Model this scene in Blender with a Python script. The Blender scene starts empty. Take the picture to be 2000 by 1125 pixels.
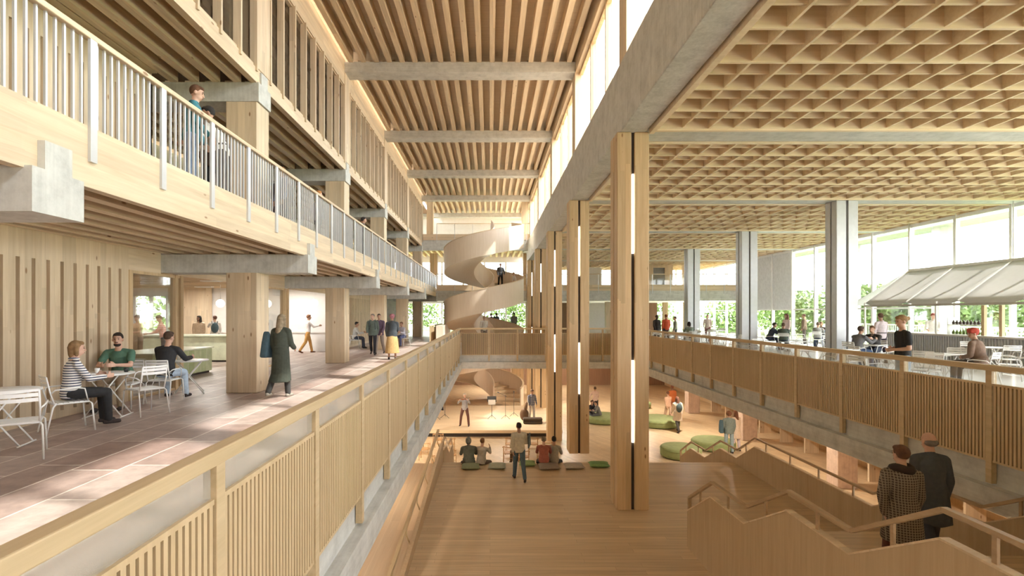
import bpy, math, random
from mathutils import Vector, Matrix
random.seed(7)
PI = math.pi
sc = bpy.context.scene
COL = sc.collection
R = math.radians

# ------------------------------------------------------------ camera, sky, sun, exposure
EYE = 1.75
FPX = 1000.0
cam_d = bpy.data.cameras.new('camera')
cam = bpy.data.objects.new('camera', cam_d)
COL.objects.link(cam)
cam.location = (0, 0, EYE)
cam.rotation_euler = (PI/2, 0, 0)
cam_d.sensor_width = 36.0
cam_d.lens = 36.0*FPX/2000.0
cam_d.shift_x = (1000-957)/2000.0
cam_d.shift_y = (612-562.5)/2000.0
cam_d.clip_start = 0.05
cam_d.clip_end = 500
sc.camera = cam
sc.view_settings.view_transform = 'Standard'
sc.view_settings.look = 'None'
sc.view_settings.exposure = 0.88
sc.view_settings.gamma = 1.0
sc.view_settings.use_curve_mapping = False

world = bpy.data.worlds.new('sky')
sc.world = world
world.use_nodes = True
_bg = world.node_tree.nodes['Background']
_bg.inputs['Color'].default_value = (0.93, 0.965, 1.0, 1)
_bg.inputs['Strength'].default_value = 6.5

sun_d = bpy.data.lights.new('sun', 'SUN')
sun_d.energy = 11.0
sc.cycles.diffuse_bounces = 8
sun_d.angle = R(1.5)
sun_d.color = (1.0, 0.955, 0.89)
sun = bpy.data.objects.new('sun', sun_d)
COL.objects.link(sun)
sun.rotation_euler = Vector((0.62, -0.22, 0.80)).to_track_quat('Z', 'Y').to_euler()

# ------------------------------------------------------------ materials
MATS = {}
def _nt(name):
    m = bpy.data.materials.new(name)
    m.use_nodes = True
    nt = m.node_tree
    return m, nt, nt.nodes['Principled BSDF']
def _ramp(nt, stops):
    r = nt.nodes.new('ShaderNodeValToRGB')
    e = r.color_ramp.elements
    e[0].position, e[0].color = stops[0][0], (*stops[0][1], 1)
    e[1].position, e[1].color = stops[-1][0], (*stops[-1][1], 1)
    for p, c in stops[1:-1]:
        n = e.new(p); n.color = (*c, 1)
    return r
def _coords(nt, scale, rot=(0,0,0)):
    tc = nt.nodes.new('ShaderNodeTexCoord')
    mp = nt.nodes.new('ShaderNodeMapping')
    mp.inputs['Scale'].default_value = scale
    mp.inputs['Rotation'].default_value = rot
    nt.links.new(tc.outputs['Object'], mp.inputs['Vector'])
    return mp
def plain(name, col, rough=0.6, metal=0.0, noise=0.08, sc_=6.0, trans=0.0):
    if name in MATS: return MATS[name]
    m, nt, b = _nt(name)
    mp = _coords(nt, (sc_,)*3)
    n = nt.nodes.new('ShaderNodeTexNoise'); n.inputs['Scale'].default_value = 1.0
    n.inputs['Detail'].default_value = 5
    nt.links.new(mp.outputs[0], n.inputs['Vector'])
    lo = tuple(max(0, c*(1-noise)) for c in col); hi = tuple(min(1, c*(1+noise)) for c in col)
    r = _ramp(nt, [(0.3, lo), (0.7, hi)])
    nt.links.new(n.outputs['Fac'], r.inputs['Fac'])
    nt.links.new(r.outputs['Color'], b.inputs['Base Color'])
    b.inputs['Roughness'].default_value = rough
    b.inputs['Metallic'].default_value = metal
    MATS[name] = m
    return m
def wood(name, dark, light, axis='Z', knots=True, rough=0.55, lam=0.0):
    """grain runs along axis; lam = width of the glued lamellae"""
    if name in MATS: return MATS[name]
    m, nt, b = _nt(name)
    L = nt.links
    s = {'X': (0.5, 9, 9), 'Y': (9, 0.5, 9), 'Z': (9, 9, 0.5)}[axis]
    mp = _coords(nt, s)
    n = nt.nodes.new('ShaderNodeTexNoise'); n.inputs['Scale'].default_value = 1.6
    n.inputs['Detail'].default_value = 6; n.inputs['Roughness'].default_value = 0.6
    n.inputs['Distortion'].default_value = 0.6
    L.new(mp.outputs[0], n.inputs['Vector'])
    mid = tuple((a+c)/2 for a, c in zip(dark, light))
    r = _ramp(nt, [(0.28, dark), (0.5, mid), (0.72, light)])
    L.new(n.outputs['Fac'], r.inputs['Fac'])
    out = r.outputs['Color']
    if lam:
        s2 = {'X': (0.35, 1/lam, 1/lam), 'Y': (1/lam, 0.35, 1/lam), 'Z': (1/lam, 1/lam, 0.35)}[axis]
        mp2 = _coords(nt, s2)
        v = nt.nodes.new('ShaderNodeTexVoronoi'); v.inputs['Scale'].default_value = 1.0
        v.distance = 'CHEBYCHEV'; v.inputs['Randomness'].default_value = 0.25
        L.new(mp2.outputs[0], v.inputs['Vector'])
        bw = nt.nodes.new('ShaderNodeSeparateColor'); L.new(v.outputs['Color'], bw.inputs[0])
        mr = nt.nodes.new('ShaderNodeMapRange'); mr.inputs['To Min'].default_value = 0.86; mr.inputs['To Max'].default_value = 1.08
        L.new(bw.outputs[0], mr.inputs['Value'])
        mx = nt.nodes.new('ShaderNodeVectorMath'); mx.operation = 'SCALE'
        L.new(out, mx.inputs[0]); L.new(mr.outputs[0], mx.inputs['Scale'])
        out = mx.outputs[0]
    if knots:
        s3 = {'X': (1.5, 4, 4), 'Y': (4, 1.5, 4), 'Z': (4, 4, 1.5)}[axis]
        mp3 = _coords(nt, s3)
        v = nt.nodes.new('ShaderNodeTexVoronoi'); v.inputs['Scale'].default_value = 1.0
        L.new(mp3.outputs[0], v.inputs['Vector'])
        rk = _ramp(nt, [(0.05, (1, 1, 1)), (0.09, (0, 0, 0))])
        L.new(v.outputs['Distance'], rk.inputs['Fac'])
        mk = nt.nodes.new('ShaderNodeMix'); mk.data_type = 'RGBA'
        L.new(rk.outputs['Color'], mk.inputs[0]); L.new(out, mk.inputs[6])
        mk.inputs[7].default_value = (dark[0]*0.5, dark[1]*0.38, dark[2]*0.3, 1)
        out = mk.outputs[2]
    L.new(out, b.inputs['Base Color'])
    b.inputs['Roughness'].default_value = rough
    bp = nt.nodes.new('ShaderNodeBump'); bp.inputs['Strength'].default_value = 0.12; bp.inputs['Distance'].default_value = 0.01
    L.new(n.outputs['Fac'], bp.inputs['Height']); L.new(bp.outputs[0], b.inputs['Normal'])
    MATS[name] = m
    return m
def concrete(name, col, rough=0.75, boards='Z'):
    if name in MATS: return MATS[name]
    m, nt, b = _nt(name); L = nt.links
    mp = _coords(nt, (3, 3, 3))
    n = nt.nodes.new('ShaderNodeTexNoise'); n.inputs['Scale'].default_value = 1.2; n.inputs['Detail'].default_value = 9
    n.inputs['Roughness'].default_value = 0.7
    L.new(mp.outputs[0], n.inputs['Vector'])
    r = _ramp(nt, [(0.25, tuple(c*0.72 for c in col)), (0.5, col), (0.8, tuple(min(1, c*1.22) for c in col))])
    L.new(n.outputs['Fac'], r.inputs['Fac'])
    mp2 = _coords(nt, (0.6, 14, 14) if boards == 'X' else (14, 14, 0.6) if boards == 'Z' else (14, 0.6, 14))
    n2 = nt.nodes.new('ShaderNodeTexNoise'); n2.inputs['Scale'].default_value = 1.5; n2.inputs['Detail'].default_value = 3
    L.new(mp2.outputs[0], n2.inputs['Vector'])
    mr = nt.nodes.new('ShaderNodeMapRange'); mr.inputs['To Min'].default_value = 0.8; mr.inputs['To Max'].default_value = 1.2
    L.new(n2.outputs['Fac'], mr.inputs['Value'])
    mx = nt.nodes.new('ShaderNodeVectorMath'); mx.operation = 'SCALE'
    L.new(r.outputs['Color'], mx.inputs[0]); L.new(mr.outputs[0], mx.inputs['Scale'])
    L.new(mx.outputs[0], b.inputs['Base Color'])
    b.inputs['Roughness'].default_value = rough
    bp = nt.nodes.new('ShaderNodeBump'); bp.inputs['Strength'].default_value = 0.25; bp.inputs['Distance'].default_value = 0.01
    L.new(n.outputs['Fac'], bp.inputs['Height']); L.new(bp.outputs[0], b.inputs['Normal'])
    MATS[name] = m
    return m
def tiles(name, c1, c2, mortar, bw, rh, ms, rotz=0.0, rough=0.4, grain=None, bias=0.0, var=0.3):
    """courses of stone or boards laid with staggered joints"""
    if name in MATS: return MATS[name]
    m, nt, b = _nt(name); L = nt.links
    mp = _coords(nt, (1, 1, 1), (0, 0, rotz))
    br = nt.nodes.new('ShaderNodeTexBrick')
    br.inputs['Color1'].default_value = (*c1, 1); br.inputs['Color2'].default_value = (*c2, 1)
    br.inputs['Mortar'].default_value = (*mortar, 1)
    br.inputs['Scale'].default_value = 1.0
    br.inputs['Brick Width'].default_value = bw; br.inputs['Row Height'].default_value = rh
    br.inputs['Mortar Size'].default_value = ms; br.inputs['Mortar Smooth'].default_value = 0.3
    br.inputs['Bias'].default_value = bias
    br.offset = 0.37; br.squash = 1.3; br.squash_frequency = 3
    L.new(mp.outputs[0], br.inputs['Vector'])
    mp2 = _coords(nt, grain or (3, 3, 3), (0, 0, 0))
    n = nt.nodes.new('ShaderNodeTexNoise'); n.inputs['Scale'].default_value = 1.4; n.inputs['Detail'].default_value = 8
    n.inputs['Roughness'].default_value = 0.65
    L.new(mp2.outputs[0], n.inputs['Vector'])
    mr = nt.nodes.new('ShaderNodeMapRange'); mr.inputs['From Min'].default_value = 0.3; mr.inputs['From Max'].default_value = 0.7
    mr.inputs['To Min'].default_value = 1-var; mr.inputs['To Max'].default_value = 1+var
    L.new(n.outputs['Fac'], mr.inputs['Value'])
    mx = nt.nodes.new('ShaderNodeVectorMath'); mx.operation = 'SCALE'
    L.new(br.outputs['Color'], mx.inputs[0]); L.new(mr.outputs[0], mx.inputs['Scale'])
    L.new(mx.outputs[0], b.inputs['Base Color'])
    b.inputs['Roughness'].default_value = rough
    bp = nt.nodes.new('ShaderNodeBump'); bp.inputs['Strength'].default_value = 0.2; bp.inputs['Distance'].default_value = 0.004
    L.new(br.outputs['Fac'], bp.inputs['Height']); bp.invert = True
    L.new(bp.outputs[0], b.inputs['Normal'])
    MATS[name] = m
    return m
def emit(name, col, strength):
    if name in MATS: return MATS[name]
    m, nt, b = _nt(name)
    b.inputs['Base Color'].default_value = (*col, 1)
    b.inputs['Emission Color'].default_value = (*col, 1)
    b.inputs['Emission Strength'].default_value = strength
    MATS[name] = m
    return m
def glassy(name, tint=(1, 1, 1), refl=0.06, frost=0.0):
    if name in MATS: return MATS[name]
    m, nt, b = _nt(name); L = nt.links
    nt.nodes.remove(b)
    out = nt.nodes['Material Output']
    tr = nt.nodes.new('ShaderNodeBsdfTransparent'); tr.inputs[0].default_value = (*tint, 1)
    gl = nt.nodes.new('ShaderNodeBsdfGlossy'); gl.inputs['Roughness'].default_value = 0.03
    lw = nt.nodes.new('ShaderNodeLayerWeight'); lw.inputs[0].default_value = 0.25
    mr = nt.nodes.new('ShaderNodeMapRange'); mr.inputs['To Min'].default_value = refl; mr.inputs['To Max'].default_value = 0.5
    L.new(lw.outputs['Fresnel'], mr.inputs['Value'])
    mx = nt.nodes.new('ShaderNodeMixShader')
    L.new(mr.outputs[0], mx.inputs[0]); L.new(tr.outputs[0], mx.inputs[1]); L.new(gl.outputs[0], mx.inputs[2])
    last = mx.outputs[0]
    if frost:
        df = nt.nodes.new('ShaderNodeBsdfDiffuse'); df.inputs[0].default_value = (0.62, 0.58, 0.51, 1)
        m2 = nt.nodes.new('ShaderNodeMixShader'); m2.inputs[0].default_value = frost
        L.new(last, m2.inputs[1]); L.new(df.outputs[0], m2.inputs[2]); last = m2.outputs[0]
    L.new(last, out.inputs['Surface'])
    MATS[name] = m
    return m

SPD, SPL = (0.59, 0.455, 0.30), (0.73, 0.60, 0.43)          # spruce
spX = wood('spruce_x', SPD, SPL, 'X', lam=0.14)
spY = wood('spruce_y', SPD, SPL, 'Y', lam=0.14)
spZ = wood('spruce_z', SPD, SPL, 'Z', lam=0.14)
glZ = wood('glulam_post', (0.54, 0.375, 0.205), (0.68, 0.51, 0.31), 'Z', lam=0.12)
rail_w = wood('rail_wood', (0.46, 0.345, 0.195), (0.60, 0.465, 0.285), 'Y')
railX = wood('rail_wood_x', (0.54, 0.415, 0.235), (0.68, 0.545, 0.345), 'X')
rib_w = wood('ribbed_panel_wood', (0.50, 0.37, 0.21), (0.62, 0.475, 0.29), 'Z', knots=False)
deckw = wood('deck_boards', (0.50, 0.36, 0.22), (0.58, 0.44, 0.28), 'Y', lam=0.2, knots=False)
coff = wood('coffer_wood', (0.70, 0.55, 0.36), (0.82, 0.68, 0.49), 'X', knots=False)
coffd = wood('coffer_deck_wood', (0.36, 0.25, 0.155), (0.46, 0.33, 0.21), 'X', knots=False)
plyw = wood('spiral_plywood', (0.72, 0.60, 0.475), (0.80, 0.69, 0.57), 'Z', knots=False, rough=0.45)
conc = concrete('concrete', (0.54, 0.54, 0.51))
concX = concrete('concrete_board', (0.54, 0.54, 0.51), boards='X')
concY = concrete('concrete_board_y', (0.54, 0.54, 0.51), boards='Y')
stone = tiles('red_stone_paving', (0.29, 0.20, 0.17), (0.46, 0.385, 0.345), (0.66, 0.60, 0.53), 1.1, 0.52, 0.012, rotz=PI/2, rough=0.42, var=0.25)
plank = tiles('oak_planks', (0.64, 0.49, 0.315), (0.54, 0.40, 0.25), (0.38, 0.27, 0.16), 2.6, 0.13, 0.003, rough=0.38, grain=(0.6, 14, 3), var=0.16)
plankD = tiles('oak_planks_diagonal', (0.58, 0.45, 0.29), (0.50, 0.38, 0.24), (0.40, 0.26, 0.15), 2.2, 0.13, 0.003, rotz=R(65), rough=0.38, grain=(2, 2, 3), var=0.12)
stagew = tiles('stage_boards', (0.76, 0.62, 0.44), (0.70, 0.56, 0.38), (0.34, 0.23, 0.13), 2.2, 0.15, 0.003, rough=0.4, grain=(0.6, 10, 3), var=0.1)
stairw = wood('stair_panel_wood', (0.44, 0.32, 0.19), (0.54, 0.41, 0.26), 'Z', knots=False)
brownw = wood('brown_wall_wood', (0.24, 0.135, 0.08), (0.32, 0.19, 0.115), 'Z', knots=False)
terr = tiles('terrace_floor', (0.70, 0.69, 0.67), (0.76, 0.75, 0.73), (0.58, 0.57, 0.56), 1.2, 0.6, 0.006, rough=0.35, var=0.08)
white = plain('white_paint', (0.80, 0.79, 0.77), 0.55, noise=0.03)
whmet = plain('white_metal', (0.78, 0.78, 0.77), 0.35, noise=0.03)
grmet = plain('pale_grey_metal', (0.55, 0.56, 0.58), 0.4, 0.3, noise=0.04)
balm = plain('baluster_steel', (0.60, 0.61, 0.62), 0.35, 0.35, noise=0.04)
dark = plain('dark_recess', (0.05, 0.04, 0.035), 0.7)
pinkc = concrete('pink_render', (0.50, 0.37, 0.29))
glass = glassy('clear_glass', (0.97, 0.98, 0.97))
glassU = glassy('upper_window_glass', (0.9, 0.9, 0.88), 0.08)
frost = glassy('pale_glass', (0.95, 0.95, 0.93), 0.05, frost=0.3)
ledm = emit('lit_strip', (1.0, 0.96, 0.88), 2.4)
warmlit = emit('warm_lit_slot', (1.0, 0.84, 0.60), 1.3)
globem = emit('globe_glow', (1.0, 0.96, 0.88), 3.0)
canvas = plain('canopy_fabric', (0.60, 0.585, 0.58), 0.8, noise=0.03)
def _sheer(m):
    nt = m.node_tree; b = nt.nodes['Principled BSDF']; out = nt.nodes['Material Output']
    tl = nt.nodes.new('ShaderNodeBsdfTranslucent'); tl.inputs[0].default_value = (0.72, 0.71, 0.70, 1)
    mx = nt.nodes.new('ShaderNodeMixShader'); mx.inputs[0].default_value = 0.25
    nt.links.new(b.outputs[0], mx.inputs[1]); nt.links.new(tl.outputs[0], mx.inputs[2]); nt.links.new(mx.outputs[0], out.inputs['Surface'])
_sheer(canvas)
joistd = wood('joist_deck_shade', (0.17, 0.10, 0.055), (0.22, 0.14, 0.08), 'X', knots=False)  # deck colour darkened so the gaps between joists look shaded
roofd = wood('roof_deck_wood', (0.54, 0.44, 0.31), (0.64, 0.54, 0.40), 'X', knots=False)
stair_rail = wood('stair_rail_wood', (0.36, 0.25, 0.145), (0.47, 0.34, 0.21), 'Y', knots=False)
gapm = plain('panel_gap_shade', (0.045, 0.032, 0.02), 0.8)  # near-black colour stands in for the shade between ribs
gribs = plain('grey_counter', (0.48, 0.48, 0.49), 0.45, noise=0.05)
greenc = tiles('green_glazed_counter', (0.52, 0.58, 0.36), (0.44, 0.52, 0.28), (0.62, 0.66, 0.48), 0.08, 0.3, 0.01, rough=0.25, var=0.15)

# ------------------------------------------------------------ mesh helpers
class MB:
    def __init__(s): s.v = []; s.f = []; s.sm = []
    def add(s, verts, faces, smooth=False):
        b = len(s.v); s.v += [tuple(v) for v in verts]
        s.f += [tuple(i+b for i in f) for f in faces]; s.sm += [smooth]*len(faces)
        return s
    def box(s, x0, x1, y0, y1, z0, z1):
        v = [(x0,y0,z0),(x1,y0,z0),(x1,y1,z0),(x0,y1,z0),(x0,y0,z1),(x1,y0,z1),(x1,y1,z1),(x0,y1,z1)]
        return s.add(v, [(0,3,2,1),(4,5,6,7),(0,1,5,4),(1,2,6,5),(2,3,7,6),(3,0,4,7)])
    def prism_x(s, yz, x0, x1):
        """outline in the YZ plane pushed from x0 to x1"""
        n = len(yz); v = [(x0,y,z) for y,z in yz]+[(x1,y,z) for y,z in yz]
        f = [tuple(range(n))[::-1], tuple(range(n, 2*n))]
        f += [(i, (i+1) % n, n+(i+1) % n, n+i) for i in range(n)]
        return s.add(v, f)
    def prism_z(s, xy, z0, z1):
        n = len(xy); v = [(x,y,z0) for x,y in xy]+[(x,y,z1) for x,y in xy]
        f = [tuple(range(n))[::-1], tuple(range(n, 2*n))]
        f += [(i, (i+1) % n, n+(i+1) % n, n+i) for i in range(n)]
        return s.add(v, f)
    def prism_y(s, xz, y0, y1):
        n = len(xz); v = [(x,y0,z) for x,z in xz]+[(x,y1,z) for x,z in xz]
        f = [tuple(range(n)), tuple(range(n, 2*n))[::-1]]
        f += [(i, n+i, n+(i+1) % n, (i+1) % n) for i in range(n)]
        return s.add(v, f)
    def tube(s, pts, r, n=8, smooth=True, closed=False):
        pts = [Vector(p) for p in pts]; m = len(pts); rings = []
        up = Vector((0, 0, 1))
        for i, p in enumerate(pts):
            if closed: d = pts[(i+1) % m]-pts[i-1]
            else: d = pts[min(i+1, m-1)]-pts[max(i-1, 0)]
            d.normalize()
            a = up if abs(d.z) < 0.95 else Vector((1, 0, 0))
            u = d.cross(a).normalized(); w = d.cross(u).normalized()
            rr = r[i] if isinstance(r, (list, tuple)) else r
            rings.append([p+u*math.cos(2*PI*k/n)*rr+w*math.sin(2*PI*k/n)*rr for k in range(n)])
        v = [q for ring in rings for q in ring]; f = []
        for i in range(m if closed else m-1):
            j = (i+1) % m
            for k in range(n):
                f.append((i*n+k, i*n+(k+1) % n, j*n+(k+1) % n, j*n+k))
        if not closed:
            f.append(tuple(range(n))[::-1]); f.append(tuple((m-1)*n+k for k in range(n)))
        return s.add(v, f, smooth)
    def bar(s, p, q, w, h):
        """rectangular bar from p to q, width w (sideways), height h"""
        p, q = Vector(p), Vector(q); d = (q-p).normalized()
        a = Vector((0, 0, 1)) if abs(d.z) < 0.99 else Vector((0, 1, 0))
        u = d.cross(a).normalized()*w/2; t = u.cross(d).normalized()*h/2
        v = [p-u-t, p+u-t, p+u+t, p-u+t, q-u-t, q+u-t, q+u+t, q-u+t]
        return s.add(v, [(0,1,2,3),(7,6,5,4),(0,4,5,1),(1,5,6,2),(2,6,7,3),(3,7,4,0)])
    def lathe(s, prof, c=(0,0,0), n=24, smooth=True):
        cx, cy, cz = c; v = []; f = []
        for r_, z in prof:
            v += [(cx+r_*math.cos(2*PI*k/n), cy+r_*math.sin(2*PI*k/n), cz+z) for k in range(n)]
        for i in range(len(prof)-1):
            for k in range(n):
                f.append((i*n+k, i*n+(k+1) % n, (i+1)*n+(k+1) % n, (i+1)*n+k))
        f.append(tuple(range(n))[::-1]); f.append(tuple((len(prof)-1)*n+k for k in range(n)))
        return s.add(v, f, smooth)
    def ell(s, c, r, n=16, m=10, rot=None):
        v = []; f = []; c = Vector(c)
        for i in range(m+1):
            th = PI*i/m
            for k in range(n):
                q = Vector((r[0]*math.sin(th)*math.cos(2*PI*k/n), r[1]*math.sin(th)*math.sin(2*PI*k/n), r[2]*math.cos(th)))
                if rot is not None: q = rot @ q
                v.append(c+q)
        for i in range(m):
            for k in range(n):
                f.append((i*n+k, (i+1)*n+k, (i+1)*n+(k+1) % n, i*n+(k+1) % n))
        return s.add(v, f, True)
    def cap(s, a, b, ra, rb, n=12):
        """tapered capsule"""
        a, b = Vector(a), Vector(b); d = (b-a)
        L = d.length or 1e-5; d /= L
        up = Vector((0, 0, 1)) if abs(d.z) < 0.9 else Vector((0, 1, 0))
        u = d.cross(up).normalized(); w = d.cross(u).normalized()
        prof = [(-ra, 0.02*ra), (-0.7*ra, 0.71*ra), (0, ra), (L, rb), (L+0.7*rb, 0.71*rb), (L+rb, 0.02*rb)]
        v = []; f = []
        for t, r_ in prof:
            v += [a+d*t+u*math.cos(2*PI*k/n)*r_+w*math.sin(2*PI*k/n)*r_ for k in range(n)]
        for i in range(len(prof)-1):
            for k in range(n):
                f.append((i*n+k, i*n+(k+1) % n, (i+1)*n+(k+1) % n, (i+1)*n+k))
        f.append(tuple(range(n))[::-1]); f.append(tuple((len(prof)-1)*n+k for k in range(n)))
        return s.add(v, f, True)
    def loft(s, rings):
        """rings: lists of points of one length, closed at both ends"""
        n = len(rings[0]); v = [q for r_ in rings for q in r_]; f = []
        for i in range(len(rings)-1):
            for k in range(n):
                f.append((i*n+k, i*n+(k+1) % n, (i+1)*n+(k+1) % n, (i+1)*n+k))
        f.append(tuple(range(n))[::-1]); f.append(tuple((len(rings)-1)*n+k for k in range(n)))
        return s.add(v, f, True)
    def build(s, name, mat, parent=None, loc=None, world=False):
        """world=True: the vertices are in world space and are made relative to the parent"""
        me = bpy.data.meshes.new(name)
        off = Vector((0, 0, 0))
        if world and parent is not None:
            p = parent
            while p is not None: off += p.location; p = p.parent
        vs = [tuple(Vector(q)-off) for q in s.v] if off.length else s.v
        me.from_pydata(vs, [], s.f)
        me.polygons.foreach_set('use_smooth', s.sm)
        me.update()
        me.materials.append(mat)
        o = bpy.data.objects.new(name, me)
        COL.objects.link(o)
        if parent is not None: o.parent = parent
        if loc is not None: o.location = loc
        return o
def bevel(o, w=0.01, seg=2):
    m = o.modifiers.new('edge', 'BEVEL'); m.width = w; m.segments = seg; m.limit_method = 'ANGLE'
    return o
def tag(o, label=None, cat=None, group=None, kind=None):
    if label: o['label'] = label
    if cat: o['category'] = cat
    if group: o['group'] = group
    if kind: o['kind'] = kind
    return o
def thing(name, label, cat, loc=(0,0,0), rz=0.0, group=None, kind='thing'):
    o = bpy.data.objects.new(name, None); COL.objects.link(o)
    o.location = loc; o.rotation_euler = (0, 0, rz); o.empty_display_size = 0.1
    return tag(o, label, cat, group, kind)
def struct(name, mb, mat, label=None):
    o = mb.build(name, mat); o['kind'] = 'structure'
    if label: o['label'] = label
    return o
def copy_tree(o, parent=None):
    c = o.copy(); COL.objects.link(c)
    if parent is not None: c.parent = parent
    for ch in list(o.children): copy_tree(ch, c)
    return c
ORD = ['nearest', 'second', 'third', 'fourth', 'fifth', 'sixth', 'seventh', 'eighth', 'ninth', 'tenth', 'eleventh',
       'twelfth', 'thirteenth', 'fourteenth', 'fifteenth', 'sixteenth']
# ------------------------------------------------------------ layout constants (metres)
S = 6.75                      # bay
def gy(n): return 11.2+S*n    # front face of grid line n; everything on it is 0.62 deep
GD = 0.62
NL = range(-1, 5)
FAR = 38.5                    # where the atrium ends and the far galleries begin
END = 47.0                    # glazed end wall
XL, XR = -1.57, 7.33          # edges of the walkway and the terrace
GZ = -4.4                     # ground floor
PZ = -2.56                    # seating platform
# ------------------------------------------------------------ floors and slabs
struct('floor', MB().box(-20, XL, -16, 26.5, -0.35, 0).box(-20, -3.6, 26.5, FAR, -0.35, 0)
       .box(-20, -7.2, FAR, END, -0.35, 0), stone, 'red stone paving of the walkway')
struct('floor', MB().box(XR, 19.2, -16, 26.5, -0.35, 0).box(XL, XR, 26.5, 29.0, -0.35, 0).box(3.4, 19.2, 29.0, FAR, -0.35, 0)
       .box(XR, 19.2, 26.5, 29.0, -0.35, 0).box(-7.2, 19.2, FAR, END, -0.35, 0).box(-3.6, XL, 26.5, 31.2, -0.35, 0), terr, 'pale terrace floor')
# concrete edge beams under walkway, terrace and bridge: a recessed upstand over a ledge
struct('trim_1', MB().box(XL-0.5, XL-0.02, -16, 26.5, -0.76, -0.0).box(XL-0.5, XL+0.13, -16, 26.4, -1.1, -0.76), concY, 'concrete edge beam of the walkway')
struct('trim_2', MB().box(XR+0.02, XR+0.5, -16, 26.5, -0.76, 0).box(XR-0.13, XR+0.5, -16, 26.4, -1.1, -0.76), concY, 'concrete edge beam of the terrace')
struct('trim_3', MB().box(XL-0.02, XR+0.02, 26.55, 27.0, -0.76, 0).box(XL-0.5, XR+0.5, 26.4, 27.0, -1.1, -0.76), concX, 'concrete edge beam of the bridge')
struct('ceiling', MB().box(-20, XL-0.5, -16, 26.4, -0.9, -0.36).box(XR+0.5, 19.2, -16, 26.4, -0.9, -0.36)
       .box(-20, 19.2, FAR, END, -0.9, -0.36).box(XL, XR, 27.0, 29.0, -0.9, -0.36).box(3.4, 19.2, 27.0, FAR, -0.9, -0.36).box(-20, -3.6, 27.0, FAR, -0.9, -0.36), spX, 'wooden underside of the walkway and terrace')
# ground floor, stage, platform
struct('floor', MB().box(-20, 19.2, 14.8, END, GZ-0.3, GZ), plankD, 'oak plank ground floor')
struct('floor', MB().box(XL+0.14, 7.1, -16, 14.8, PZ-0.3, PZ), plank, 'oak seating platform')
struct('floor', MB().box(-6.0, XL+0.14, -16, 14.8, PZ-0.3, PZ-0.02), deckw, 'side passage along the platform')
struct('floor', MB().box(7.1, 19.2, -16, 14.8, GZ-0.3, GZ), plankD)
struct('wall_platform', MB().box(XL+0.14, 7.1, 14.7, 14.799, GZ, PZ-0.3).box(7.0, 7.1, -16, 14.8, GZ, PZ-0.3), rib_w)
b = MB()
b.box(-1.3, 7.1, 14.8, 16.9, GZ, -3.17).box(-1.3, 7.1, 16.9, 18.9, GZ, -3.78)
t = b.build('seating_steps', plank); tag(t, 'two broad oak seating steps going down from the platform to the stage', 'steps', kind='thing')
t = thing('stage', 'low pale wooden stage with dark shadow gap at its foot', 'stage', (-1, 30, GZ))
MB().box(-5.95, 3.6, 25.4, 32.2, -4.2, -4.05).build('stage_deck', stagew, t, world=True)
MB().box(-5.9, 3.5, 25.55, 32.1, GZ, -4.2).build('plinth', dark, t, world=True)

# ------------------------------------------------------------ balustrades
def ribs_panel(a0, a1, z0, z1, axis, at, t=0.05):
    """ribbed panel along Y (axis Y, at = X) or along X"""
    b = MB()
    def bx(p, q, d0, d1, za, zb):
        if axis == 'Y': b.box(at+d0, at+d1, p, q, za, zb)
        else: b.box(p, q, at+d0, at+d1, za, zb)
    bx(a0, a1, -0.028, 0.028, z1, z1+0.03)
    n = max(2, int(round((a1-a0)/0.056))); p = (a1-a0)/n
    for i in range(n):
        bx(a0+p*(i+0.2), a0+p*(i+0.8), -t/2, t/2, z0, z1)
    bx(a0, a1, -t/2, t/2, z0-0.03, z0)
    return b
def add_gap_shade(o, a0, a1, z0, z1, axis, at):  # dark sheet added inside the ribs so their open gaps look shaded
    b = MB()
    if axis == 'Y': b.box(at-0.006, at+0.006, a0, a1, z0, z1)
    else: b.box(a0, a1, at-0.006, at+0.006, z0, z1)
    k = b.build('gap_shade', gapm, o, world=True)
def balustrade(label, x, posts, ystart, yend, side, group=None):
    """side: +1 when the drop lies on the +X side"""
    t = thing('balustrade', label, 'balustrade', (x, ystart, 0), group=group)
    bevel(MB().box(x-0.05, x+0.05, ystart, yend, 0.915, 1.0).build('handrail', rail_w, t, world=True), 0.008)
    for i, y in enumerate(posts):
        bevel(MB().box(x-0.04, x+0.04, y-0.045, y+0.045, -0.72, 0.915).build('post', rail_w, t, world=True), 0.005)
    ys = list(posts)
    if ys[0] > ystart+0.2: ys = [ystart]+ys
    if ys[-1] < yend-0.2: ys = ys+[yend]
    for a, c in zip(ys[:-1], ys[1:]):
        if c < 0.3: continue
        add_gap_shade(ribs_panel(a+0.05, c-0.05, -0.38, 0.70, 'Y', x).build('ribbed_panel', rib_w, t, world=True), a+0.05, c-0.05, -0.38, 0.70, 'Y', x)
        MB().box(x-0.006, x+0.006, a+0.05, c-0.05, 0.73, 0.915).build('glass_strip', frost if x < 0 else glass, t, world=True)
    return t
lp = [-0.34+1.6*k for k in range(0, 17)]
balustrade('long ribbed wood balustrade along the stone walkway', XL+0.03, lp, -1.5, 26.45, 1)
rp = [2.75+1.57*k for k in range(0, 15)]
balustrade('long ribbed wood balustrade along the pale terrace', XR-0.03, rp, 0.5, 26.45, -1)
t = thing('balustrade', 'ribbed wood balustrade across the bridge over the stage', 'balustrade', (0, 26.5, 0))
bevel(MB().box(XL+0.05, XR-0.05, 26.45, 26.55, 0.915, 1.0).build('handrail', railX, t, world=True), 0.008)
xs = [XL+0.05+1.47*k for k in range(0, 7)]
for x in xs[1:]:
    MB().box(x-0.04, x+0.04, 26.46, 26.54, -0.72, 0.915).build('post', rail_w, t, world=True)
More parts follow.
